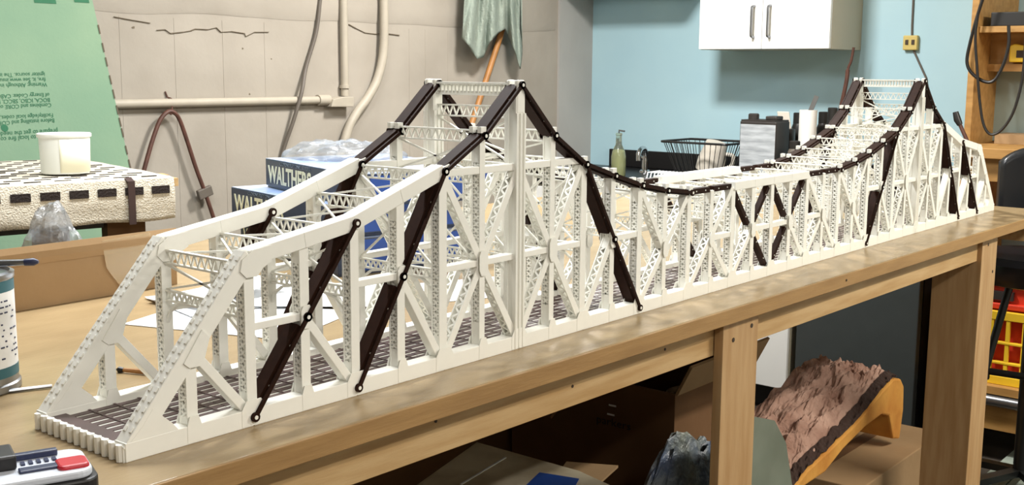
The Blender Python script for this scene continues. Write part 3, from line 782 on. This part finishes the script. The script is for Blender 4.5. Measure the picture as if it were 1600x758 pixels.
# ------------------------------------------------------------------ kitchen corner at the blue wall
CZ = .88
ct = thing('countertop', 'black countertop with low backsplash along the blue wall', 'countertop', (3.43, .36, CZ))
MB().box(0, XB - 3.431, 0, 2.345 - .36, -.04, 0).build('slab', 'counter_black', ct, bevel=.004)
yl = at(952, 235, x=XB - .02).y
MB().box(XB - 3.43 - .022, XB - 3.431, 0, yl - .36, .0005, .085).build('backsplash', 'counter_black', ct, bevel=.003)
bc = thing('base_cabinet', 'white base cabinet with black toe kick under the countertop', 'cabinet', (3.45, .90, 0))
MB().box(0, .64, 0, 1.44, .10, .8395).build('body', 'cab_side', bc)
for k in range(3): 
    dr = MB().box(-.018, -.0005, .003 + k * .48, .477 + k * .48, .105, .83).build('door', 'cab_white', bc, bevel=.002)
    MB().tube([(-.03, .05 + k * .48, .6), (-.03, .05 + k * .48, .75)], .005, 8).build('handle', 'steel', dr)
MB().box(.05, .62, .0, 1.44, 0.0005, .0995).build('toe_kick', 'counter_black', bc)
fr = thing('small_refrigerator', 'dark grey under-counter refrigerator beside the white base cabinet', 'refrigerator', (3.47, .40, 0))
MB().box(.02, .60, 0, .48, .03, .8395).build('body', 'counter_black', fr)
MB().box(-.02, .018, .003, .477, .05, .835).build('door', 'fridge_grey', fr, bevel=.004)
MB().box(.02, .55, .02, .46, .0005, .0295).build('base', 'counter_black', fr)
uc = thing('wall_cabinet', 'white two door wall cabinet hung on the blue wall', 'cabinet', (3.80, .945, 1.447))
MB().box(0, XB - 3.801, 0, .605, 0, .62).build('body', 'cab_side', uc, bevel=.001)
for a_, b_, hy in ((.001, .3015, .265), (.3035, .604, .34)):
    dr = MB().box(-.02, -.0005, a_, b_, .0015, .62).build('door', 'cab_white', uc, bevel=.002)
    MB().tube(curve([(-.021, hy, .05), (-.04, hy, .053), (-.046, hy, .065), (-.046, hy, .12), (-.046, hy, .165), (-.04, hy, .177), (-.021, hy, .18)], 4), .0055, 8).build('handle', 'steel', dr, smooth=True)
# faucet
p = at(1010, 268, z=CZ)
fa = thing('faucet', 'chrome gooseneck faucet at the back of the black countertop', 'faucet', (3.88, 1.875, CZ + .0005))
MB().lathe([(.028, 0), (.026, .01), (.017, .014), (.015, .06)], n=20).build('base', 'chrome', fa, smooth=True)
MB().tube(curve([(0, 0, .04), (0, .0, .09), (-.02, -.005, .112), (-.055, -.012, .113), (-.08, -.016, .095), (-.085, -.018, .06)]), .012, 12).build('spout', 'chrome', fa, smooth=True)
MB().tube([(0, .0, .06), (.0, .05, .085)], [.008, .006], 10).build('lever', 'chrome', fa, smooth=True)
# bottle
bo = at(966, 268, x=3.62)
bt2 = thing('glass_bottle', 'clear glass bottle of pale yellow liquid on the countertop near the corner', 'bottle', (3.62, bo.y, CZ + .0005))
MB().lathe([(.030, 0), (.033, .004), (.033, .09), (.028, .115), (.014, .145), (.0125, .185), (.015, .187), (.015, .195), (.0125, .196)], n=24).build('body', 'glass', bt2, smooth=True)
MB().lathe([(.029, .004), (.030, .085), (.026, .11), (.01, .12)], n=24).build('liquid', 'oil', bt2, smooth=True)
MB().tube([(0, 0, .196), (0, 0, .208), (-.0, -.03, .205)], .004, 6).build('pourer', 'steel', bt2)
# dish basket with jug
bk = thing('wire_basket', 'black wire dish basket on the countertop holding a jug', 'basket', (3.80, 1.50, CZ + .0005))
def loop(w_, d_, z, r_=.02): return [(x, y, z) for x, y in rr(w_, d_, r_)] + [(rr(w_, d_, r_)[0][0], rr(w_, d_, r_)[0][1], z)]
MB().tube(loop(.13, .165, .165), .0055, 6, cap=False).build('rim', 'black_rubber', bk)
MB().tube(loop(.09, .11, .01), .0045, 6, cap=False).build('base_ring', 'black_rubber', bk)
wr = MB()
a1 = loop(.13, .165, .165); 
for k in range(44):
    t_ = k / 44 * 2 * PI
    wr.tube([(.128 * max(-1, min(1, 1.3 * math.cos(t_))), .163 * max(-1, min(1, 1.3 * math.sin(t_))), .165), (.088 * max(-1, min(1, 1.3 * math.cos(t_))), .108 * max(-1, min(1, 1.3 * math.sin(t_))), .01)], .0017, 5)
for k in range(9): wr.tube([(-.09, -.1 + k * .025, .009), (.09, -.1 + k * .025, .009)], .0017, 5)
wr.build('wires', 'black_rubber', bk)
jg = thing('ceramic_jug', 'off-white jug lying tilted in the black wire basket', 'jug', (3.80, 1.475, CZ + .02))
mt_ = MB().lathe([(.05, 0), (.062, .01), (.062, .06), (.05, .115), (.046, .14)], n=28)
jo = mt_.build('body', 'ceramic', jg, smooth=True)
MB().tube(curve([(.0, -.05, .10), (.0, -.085, .10), (.0, -.09, .06), (.0, -.058, .03)]), .009, 8).build('handle', 'ceramic', jg, smooth=True)
jg.rotation_euler = (.25, -.1, .3); jg.location = (3.80, 1.49, CZ + .03)
# white tray behind, wrapped tin, dark bottles, roll
tn = thing('rectangular_can', 'tall square dark can with pale worn label beside the wire basket', 'can', (3.55, 1.0, CZ + .0005))
yA, yB = at(1235, 200, x=3.55).y, at(1156, 200, x=3.55).y
yM = at(1213, 200, x=3.55).y
zt_ = at(1180, 190, x=3.55).z - CZ
MB().box(0, .12, yM - 1.0, yB - 1.0, 0, zt_).build('body', 'dark_tin', tn, bevel=.004)
MB().box(-.0012, .0, yM - 1.0 + .003, yB - 1.0 - .004, .01, zt_ - .012).build('label', 'tin_label', tn)
MB().box(.002, .118, yM - 1.0 + .004, yB - 1.0 - .004, zt_, zt_ + .006).build('rim', 'dark_tin', tn)
MB().lathe([(.022, 0), (.022, .02), (.018, .024)], (.05, yB - 1.0 - .035, zt_ + .006), 16).build('spout_cap', 'dark_tin', tn, smooth=True)
MB().box(.02, .08, yM - 1.0 + .01, yM - 1.0 + .06, zt_ + .006, zt_ + .022).build('handle_strap', 'dark_tin', tn, bevel=.004)
yq = at(1222, 190, x=3.72).y
cp2 = thing('round_tin', 'dark round tin with a tilted lid behind the rectangular can', 'tin', (3.74, yq, CZ + .0005))
MB().lathe([(.045, 0), (.047, .004), (.047, .235), (.045, .24)], n=24).build('body', 'dark_tin', cp2, smooth=True)
MB().obox((0, 0, .275), ((.2, 1, 0), (0, .2, 1), (1, 0, 0)), (.03, .036, .004)).build('lid', 'ceramic', cp2, bevel=.003)
yr = at(1262, 200, x=3.66).y
rl = thing('paper_cylinder', 'white cylinder holding a metal spatula on the countertop', 'cylinder', (3.66, yr, CZ + .0005))
zr = at(1262, 172, x=3.66).z - CZ
MB().lathe([(.034, 0), (.035, .003), (.035, zr), (.031, zr), (.031, .01)], n=28).build('body', 'roll_white', rl, smooth=True)
sp2 = tag(MB().obox((3.66, yr - .014, CZ + zr + .01), ((.1, -.35, 1), (.2, 1, .3), (1, 0, 0)), (.05, .011, .0012)).build('spatula', 'steel'), 'flat steel spatula standing in the white cylinder', 'spatula')
for u, x_, h_, r_, lab_, cl in ((1248, 3.86, .30, .03, 'black bottle left of the white cylinder on the countertop', 'black_rubber'), (1243, 3.56, .2, .026, 'olive brown jar between the square can and the white cylinder', 'cable_grey'), (1287, 3.78, .31, .028, 'dark brown bottle right of the white cylinder on the countertop', 'dark_tin'), (1300, 3.72, .33, .024, 'slim dark bottle nearest the far tower on the countertop', 'black_rubber')):
    yy = at(u, 200, x=x_).y
    b_ = thing('dark_bottle', lab_, 'bottle', (x_, yy, CZ + .0005), group='dark bottles on the countertop')
    MB().lathe([(r_ * .95, 0), (r_, .004), (r_, h_ * .8), (r_ * .8, h_ * .86)], n=20).build('body', cl, b_, smooth=True)
    MB().lathe([(r_ * .82, h_ * .86), (r_ * .82, h_), (r_ * .7, h_ + .003)], n=20).build('cap', 'black_rubber', b_, smooth=True)
tg = thing('steel_plates', 'low pale dish rack insert behind the faucet on the countertop', 'rack', (3.62, 1.62, CZ + .0005))
MB().box(-.04, .08, -.06, .06, 0, .006).build('base', 'paper', tg)
for k in range(7): MB().tube([(-.04, -.055 + k * .018, .006), (-.03, -.055 + k * .018, .032), (.07, -.055 + k * .018, .032), (.08, -.055 + k * .018, .006)], .003, 6).build('wire', 'paper', tg)
# thermostat and cords on the blue wall
th = thing('wall_thermostat', 'small yellowed control box with a wire on the blue wall', 'control box', (XB, at(1425, 67, x=XB).y, at(1425, 67, x=XB).z))
MB().box(-.024, -.0005, -.03, .03, -.03, .03).build('body', 'thermo', th, bevel=.004)
for s_ in (-1, 1): MB().box(-.027, -.024, s_ * .013 - .006, s_ * .013 + .006, -.008, .012).build('button', 'screw', th)
o_ = Vector(th.location)
MB().tube([Vector((-.006, .0, .03)), at(1425, 40, x=XB - .006) - o_, at(1427, 0, x=XB - .006) - o_, at(1427, -60, x=XB - .006) - o_], .004, 6).build('wire', 'cable_grey', th)
MB().tube([Vector((-.006, -.01, -.03)), at(1437, 100, x=XB - .006) - o_, at(1447, 122, x=XB - .006) - o_, at(1452, 170, x=XB - .006) - o_], .004, 6).build('wire', 'cable_grey', th)
tag(MB().tube(curve([at(1334, 74, x=XB - .2), at(1330, 95, x=XB - .2), at(1325, 108, x=XB - .2), at(1322, 130, x=XB - .2), at(1310, 185, x=XB - .2)]), [.006] * 17 + [.009] * 16, 8).build('knotted_rope', 'strap', smooth=True), 'brown knotted cord hanging below the wall cabinet corner', 'rope')
# ------------------------------------------------------------------ shelf bench, stool and crates on the right
SX = 3.62
def sy(u, v=100, x=SX): return at(u, v, x=x).y
y1_, y2_ = sy(1513), sy(1524)
sb = thing('shelf_bench', 'wooden bench with tall shelves against the blue wall at the right', 'shelf', (0, 0, 0))
MB().box(SX, XB - .005, y2_, y1_, .0005, 2.1).build('side_panel', 'shelf_wood', sb, bevel=.002)
zs = at(1590, 40, x=SX).z
MB().box(SX + .01, XB - .005, -.9, y2_ - .0005, zs - .022, zs).build('shelf', 'shelf_wood', sb, bevel=.001)
MB().box(SX + .16, SX + .18, -.9, y2_ - .0005, at(1590, 100, x=SX + .16).z, zs - .0225).build('back_rail', 'shelf_wood', sb)
MB().box(SX + .14, SX + .19, -.9, y2_ - .0005, at(1590, 103, x=SX + .15).z - .02, at(1590, 100, x=SX + .16).z - .0005).build('ledge', 'shelf_wood', sb)
zb2 = 1.10
MB().box(3.40, XB - .005, -.9, .30, zb2 - .035, zb2).build('bench_top', 'shelf_wood', sb, bevel=.002)
MB().box(3.44, 3.47, -.9, .28, zb2 - .115, zb2 - .0355).build('front_rail', 'shelf_wood', sb)
zl = at(1590, 608, x=3.40).z
MB().box(3.38, 3.98, -.9, .33, zl - .03, zl).build('lower_shelf', 'shelf_wood', sb, bevel=.002)
MB().box(3.40, 3.43, -.9, .33, zl - .16, zl - .075).build('lower_rail', 'shelf_wood', sb)
MB().box(3.42, 3.46, .26, .325, .0005, zb2 - .1155).build('leg', 'pine_up', sb)
MB().box(3.60, 3.64, -.6, -.5, .0005, zl - .031).build('leg', 'pine_up', sb)
mr = thing('framed_glass', 'grey green framed glass leaning at the back of the shelf bench', 'glass', (SX + .26, 0, zb2))
MB().box(0, .006, -.7, sy(1553, 150, SX + .26), .0005, .30).build('pane', 'mirror', mr)
MB().box(-.003, .009, sy(1553, 150, SX + .26), sy(1553, 150, SX + .26) + .012, .0005, .30).build('frame_edge', 'teal', mr)
bxs = tag(MB().box(3.70, 3.84, -.06, sy(1545, 215, 3.7) - .02, zb2 + .0005, zb2 + .035).box(3.72, 3.82, -.04, .1, zb2 + .035, zb2 + .06).build('carton_scraps', 'cardboard'), 'low brown carton on the shelf bench behind the stool', 'carton')
gg = thing('dark_equipment', 'dark electronic unit with green top on the upper wooden shelf', 'equipment', (SX + .04, -.1, zs))
MB().box(0, .3, -.25, y2_ + .1 - .03, .0005, .05).build('body', 'black_rubber', gg, bevel=.003)
MB().add([(.02, -.25, .05), (.28, -.25, .05), (.28, .2, .05), (.02, .2, .05), (.08, -.25, .12), (.28, -.25, .12), (.28, .18, .12), (.08, .18, .12)], [(0, 1, 2, 3), (7, 6, 5, 4), (0, 4, 5, 1), (1, 5, 6, 2), (2, 6, 7, 3), (3, 7, 4, 0)]).build('cover', 'dark_tin', gg)
MB().box(.03, .2, -.2, .1, .1203, .14).build('green_lid', 'teal', gg)
yl_ = thing('yellow_clamp', 'yellow plastic tool hanging on the shelf back rail', 'tool', (SX + .12, sy(1594, 85, SX + .13), at(1594, 85, x=SX + .13).z))
MB().prism([(-.035, -.028), (.035, -.028), (.035, .03), (.02, .038), (-.02, .03), (-.035, .005)], (0, 0, 0), (0, 1, 0), (0, 0, 1), (.03, 0, 0)).build('body', 'yellow', yl_, bevel=.004)
MB().box(-.002, .0, -.02, .01, -.012, .014).build('slot', 'screw', yl_)
cb = [at(u, v, x=SX - .02) for u, v in ((1545, -30), (1528, 22), (1515, 70), (1511, 98), (1520, 116), (1540, 128), (1555, 124), (1568, 100), (1576, 70), (1576, 40))]
tag(MB().tube(curve(cb), .006, 8).build('black_cable', 'black_rubber', smooth=True), 'black cable looping close around the shelf side panel', 'cable', 'black cables on the shelf')
cb = [at(u, v, x=SX - .035) for u, v in ((1528, 22), (1524, 60), (1527, 110), (1531, 160), (1537, 195), (1548, 210), (1565, 203), (1582, 178), (1594, 140), (1600, 100), (1603, 40))]
tag(MB().tube(curve(cb), .005, 8).build('black_cable', 'black_rubber', smooth=True), 'long black cable drooping low in front of the grey panel', 'cable', 'black cables on the shelf')
ps = thing('black_tool', 'black handled tool poking up behind the far end of the bridge', 'tool', at(1505, 225, x=3.5) * 1)
ps.location.z = zb2 + .001; q = Vector(ps.location)
MB().tube([at(1512, 222, x=3.5) - q, at(1500, 195, x=3.5) - q], .007, 8).build('shaft', 'strap', ps, smooth=True)
MB().tube([at(1500, 195, x=3.5) - q, at(1496, 187, x=3.5) - q, at(1493, 175, x=3.5) - q], [.01, .013, .01], 10).build('grip', 'black_rubber', ps, smooth=True)
# stool
st = thing('bar_stool', 'black padded stool with backrest standing past the bench end', 'stool', (3.13, -.07, 0))
MB().lathe([(.14, .70), (.185, .71), (.20, .735), (.20, .775), (.18, .795), (.05, .80)], n=32).build('seat', 'seat_black', st, smooth=True)
def back(u, v):
    a = -.95 + 1.9 * u; k = 1 - .22 * abs(2 * u - 1) ** 3
    return (.19 * math.cos(a) * .55 + .02, .19 * math.sin(a), .86 + .265 * v * k + .02 * (1 - k))
MB().grid(20, 10, back).build('backrest', 'seat_black', st, solid=.04, smooth=True)
MB().box(.10, .125, -.02, .02, .72, .9).build('back_bracket', 'stool_metal', st)
MB().tube([(0, 0, .09), (0, 0, .705)], .025, 16).build('column', 'stool_metal', st, smooth=True)
so = Vector((3.13, -.07, 0))
fa_, fb_ = at(1578, 446, x=3.08) - so, at(1538, 582, x=3.02) - so
MB().tube([fa_, fb_], .0125, 10).build('footrest_strut', 'stool_metal', st, smooth=True)
MB().tube([fb_ + Vector((0, 0, .006)), fb_ + Vector((.02, -.30, .006))], .011, 10).build('footrest_bar', 'stool_metal', st, smooth=True)
MB().lathe([(.016, -.02), (.017, -.015), (.017, .01), (.012, .014)], fb_, 12).build('strut_cap', 'black_rubber', st, smooth=True)
for a in range(5):
    an = a * 2 * PI / 5 + 2.6
    e_ = (.24 * math.cos(an), .24 * math.sin(an))
    MB().bar((0, 0, .085), (e_[0], e_[1], .065), .035, .022).build('base_arm', 'stool_metal', st)
    MB().tube([(e_[0] - .012, e_[1], .0255), (e_[0] + .012, e_[1], .0255)], .025, 16).build('caster', 'black_rubber', st, smooth=True)
    MB().box(e_[0] - .006, e_[0] + .006, e_[1] - .006, e_[1] + .006, .045, .066).build('caster_stem', 'stool_metal', st)
# crates on the lower shelf
zy = at(1590, 492, x=3.40).z
yc = thing('yellow_crate', 'yellow open lattice crate on the lower shelf of the bench', 'crate', (3.41, .30, zl + .0005))
hC = zy - zl - .03
for z0_, z1_ in ((0, .03), (hC * .32, hC * .36), (hC * .63, hC * .67), (hC, hC + .03)): MB().box(0, .02, -.50, -.0, z0_, z1_).build('rail', 'yellow', yc, bevel=.002)
for k in range(10): MB().box(.002, .018, -.012 - k * .0535, -.0 - k * .0535, .0305, hC - .0005).build('slat', 'yellow', yc)
for k in range(7): MB().box(.022 + k * .06, .034 + k * .06, -.02, -.002, .0305, hC - .0005).build('slat', 'yellow', yc)
MB().box(.0205, .42, -.02, -.0, 0, .03).build('rail', 'yellow', yc); MB().box(.0205, .42, -.02, -.0, hC, hC + .03).build('rail', 'yellow', yc)
rc = thing('red_crate', 'red plastic bin standing inside the yellow crate', 'bin', (3.445, .275, zl + .0015))
zrd = at(1590, 440, x=3.42).z - zl
MB().box(0, .36, -.46, -.01, 0, zrd - .02).build('body', 'red', rc, bevel=.01)
MB().box(-.02, .38, -.48, .005, hC + .035, hC + .055).build('rim', 'red', rc, bevel=.004)
MB().box(-.022, .38, -.48, .005, zrd - .02, zrd).build('lid', 'red', rc, bevel=.004)
MB().box(-.016, .0, -.2, -.07, zrd - .075, zrd - .045).build('handle_slot', 'dark_tin', rc)
tag(MB().tube([(3.385, .30, zl - .052), (3.385, -.9, zl - .052)], .02, 12).build('steel_pipe', 'steel', smooth=True), 'grey pipe fixed under the lower shelf of the bench', 'pipe')
for k in range(4):
    o = MB().box(3.0, 3.75, -.02 - k * .085, .06 - k * .085, .0005, .022).build('floor_plank', 'rag'); tag(o, 'grey plank on the floor under the shelf bench, %s from the refrigerator' % ['first', 'second', 'third', 'fourth'][k], 'plank', 'grey floor planks')
hs = [(2.62, .06, .012), (2.70, .07, .02), (2.80, .04, .03), (2.83, -.06, .02), (2.74, -.12, .012), (2.64, -.06, .012)]
tag(MB().tube(curve(hs), .011, 8).build('grey_hose', 'steel', smooth=True), 'pale grey hose coiled on the floor by the end leg', 'hose')
# ------------------------------------------------------------------ clutter under the bench
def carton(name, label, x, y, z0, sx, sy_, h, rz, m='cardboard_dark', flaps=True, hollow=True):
    t = thing(name, label, 'cardboard box', (x, y, z0), rz)
    th_ = .006
    MB().box(0, sx, 0, th_, 0, h).build('side', m, t); MB().box(0, sx, sy_ - th_, sy_, 0, h).build('side', m, t)
    MB().box(0, th_, th_, sy_ - th_, 0, h).build('side', m, t); MB().box(sx - th_, sx, th_, sy_ - th_, 0, h).build('side', m, t)
    MB().box(th_, sx - th_, th_, sy_ - th_, 0, th_).build('bottom', m, t)
    return t
c0 = at(1055, 617, y=.22)
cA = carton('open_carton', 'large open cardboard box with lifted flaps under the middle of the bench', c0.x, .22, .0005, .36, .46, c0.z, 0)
# lifted flap on the near side, drooping flap on the left side
MB().prism([(0, 0), (-.035, .07), (-.041, .067), (-.006, -.002)], (0, 0, c0.z), (0, 1, 0), (0, 0, 1), (.36, 0, 0)).build('flap', 'cardboard', cA)
MB().prism([(0, 0), (-.13, -.07), (-.134, -.064), (-.004, .006)], (0, .24, c0.z - .004), (1, 0, 0), (0, 0, 1), (0, .21, 0)).build('flap', 'cardboard_dark', cA)
lp = at(932, 652, x=c0.x) - Vector((c0.x, .22, 0))
text('lettering', 'parkers', .026, (-.0007, lp.y, lp.z - .012), (0, -1, 0), (0, 0, 1), 'black_rubber', cA, xs=1.2)
for k in range(2): MB().box(-.0012, 0, lp.y - .05 - k * .004, lp.y - .03 - k * .004, lp.z + .012 + k * .022, lp.z + .016 + k * .022).build('sticker', 'paper', cA)
# flat wrapped package in front
q = [at(u, v, z=.60) for u, v in ((590, 800), (745, 690), (905, 735), (960, 760), (860, 850))]
pk = thing('flat_package', 'flat worn carton with a blue label lying under the near bench edge', 'carton', (0, 0, .56))
MB().prism([(p.x, p.y) for p in q], (0, 0, 0), (1, 0, 0), (0, 1, 0), (0, 0, .04)).build('body', 'worn_paper', pk, bevel=.003)
l = [at(u, v, z=.6012) for u, v in ((822, 758), (843, 738), (905, 748), (890, 775))]
MB().prism([(p.x, p.y) for p in l], (0, 0, .0402), (1, 0, 0), (0, 1, 0), (0, 0, .001)).build('label', 'box_bright_blue', pk)
sm = [at(u, v, z=.6006) for u, v in ((790, 715), (720, 757))]
MB().bar(sm[0] - Vector((0, 0, .56)), sm[1] - Vector((0, 0, .56)), .004, .0015).build('tape_edge', 'paper', pk)
MB().box(min(p.x for p in q) + .05, max(p.x for p in q) - .28, q[1].y * .2 + .02, max(p.y for p in q) - .06, -.5595, -.001).build('box_below', 'cardboard_dark', pk)
fl = [at(u, v, z=.55) for u, v in ((885, 722), (966, 728), (925, 765), (868, 745))]
tag(MB().prism([(p.x, p.y) for p in fl], (0, 0, .546), (1, 0, 0), (0, 1, 0), (0, 0, .005)).build('loose_flap', 'cardboard'), 'loose cardboard flap lying at the foot of the open box', 'cardboard')
# bubble wrap heap and grey plastic sheet
p = at(1118, 700, y=.08)
tag(MB().grid(50, 18, mound(p.x - .06, .10, .0005, .33, .09, .62, .10, 9, 20)).build('bubble_wrap_heap', 'bubble', smooth=False), 'heap of grey blue bubble wrap behind the middle bench leg', 'bubble wrap')
q = [at(u, v, y=-.005) for u, v in ((1120, 640), (1200, 655), (1218, 690), (1228, 758), (1225, 900), (1090, 900))]
tag(MB().prism([(v.x, v.z) for v in q], (0, -.02, 0), (1, 0, 0), (0, 0, 1), (0, .01, 0)).build('plastic_sheet', 'grey_sheet'), 'grey green plastic sheet standing right of the middle bench leg', 'sheet')
tag(MB().tube([at(1047, 614, y=.42), at(1082, 604, y=.42)], .012, 12).build('paper_roll', 'paper', smooth=True), 'small white paper roll sticking out of the open box', 'paper roll')
# carton and terrain
TY = .20
k0 = at(1272, 758, y=TY - .02); k1 = at(1440, 684, y=TY - .02); k2 = at(1400, 676, y=.32)
lowz = .205
cB = thing('closed_carton', 'closed brown carton under the foam terrain by the end leg', 'cardboard box', (2.33, .14, 0))
MB().box(0, .66, 0, .34, .0005, lowz).build('body', 'cardboard', cB, bevel=.003)
MB().box(.0, .66, .15, .19, lowz, lowz + .0012).build('tape', 'cardboard_dark', cB)
te = thing('foam_terrain', 'carved foam mountain terrain with orange base and brown rocky top', 'terrain model', (0, 0, 0))
pr2 = [(1236, 770), (1262, 735), (1300, 700), (1345, 655), (1380, 610), (1397, 592), (1408, 592), (1413, 604), (1412, 640), (1406, 686), (1396, 686), (1390, 650), (1378, 648), (1352, 668), (1318, 702), (1290, 738), (1250, 765), (1225, 800)]
pw = [at(u, v, y=TY) for u, v in pr2]
MB().prism([(p.x, p.z) for p in pw], (0, TY, 0), (1, 0, 0), (0, 0, 1), (0, .27, 0)).build('foam_base', 'foam_orange', te, bevel=.006)
rk = pw[:7]
def prof(u):
    k = u * (len(rk) - 1); i = min(int(k), len(rk) - 2); f_ = k - i
    return rk[i].lerp(rk[i + 1], f_)
def rocks(u, v):
    p = prof(u * .9); y = TY + .018 + .25 * v
    lumpy = .5 + .5 * noise.noise((u * 7, v * 6, 1)); c = noise.noise((u * 15, v * 9, 5)) * .6 + .6 * abs(noise.noise((u * 24, v * 16, 2)))
    e = min(1, v * 7) * min(1, (1 - v) * 9 + .2)
    rise = .045 * math.sin(PI * min(1, max(0, u * 1.12 - .02))) * min(1, v * 2.2)
    return (p.x - .03 * noise.noise((u * 9, v * 9, 7)), y, p.z + .004 + e * (.022 * lumpy + .034 * c + rise))
MB().grid(70, 50, rocks).build('rock_surface', 'rock', te)
MB().grid(60, 4, lambda u, v: (prof(u * .95).x, TY + .003 + .03 * v, prof(u * .95).z + .006 + .012 * v + .010 * noise.noise((u * 30, v * 4, 2)))).build('crevice', 'rock_dark', te)

cC = thing('shade_block', 'added tall dark carton shape standing in for shade deep under the bench', 'cardboard box', (.62, .70, .0005))  # added block, its dark colour stands in for the shade under the bench
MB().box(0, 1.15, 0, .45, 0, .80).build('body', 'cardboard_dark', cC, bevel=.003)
MB().box(.0, 1.15, .2, .25, .80, .8012).build('tape', 'cardboard', cC)
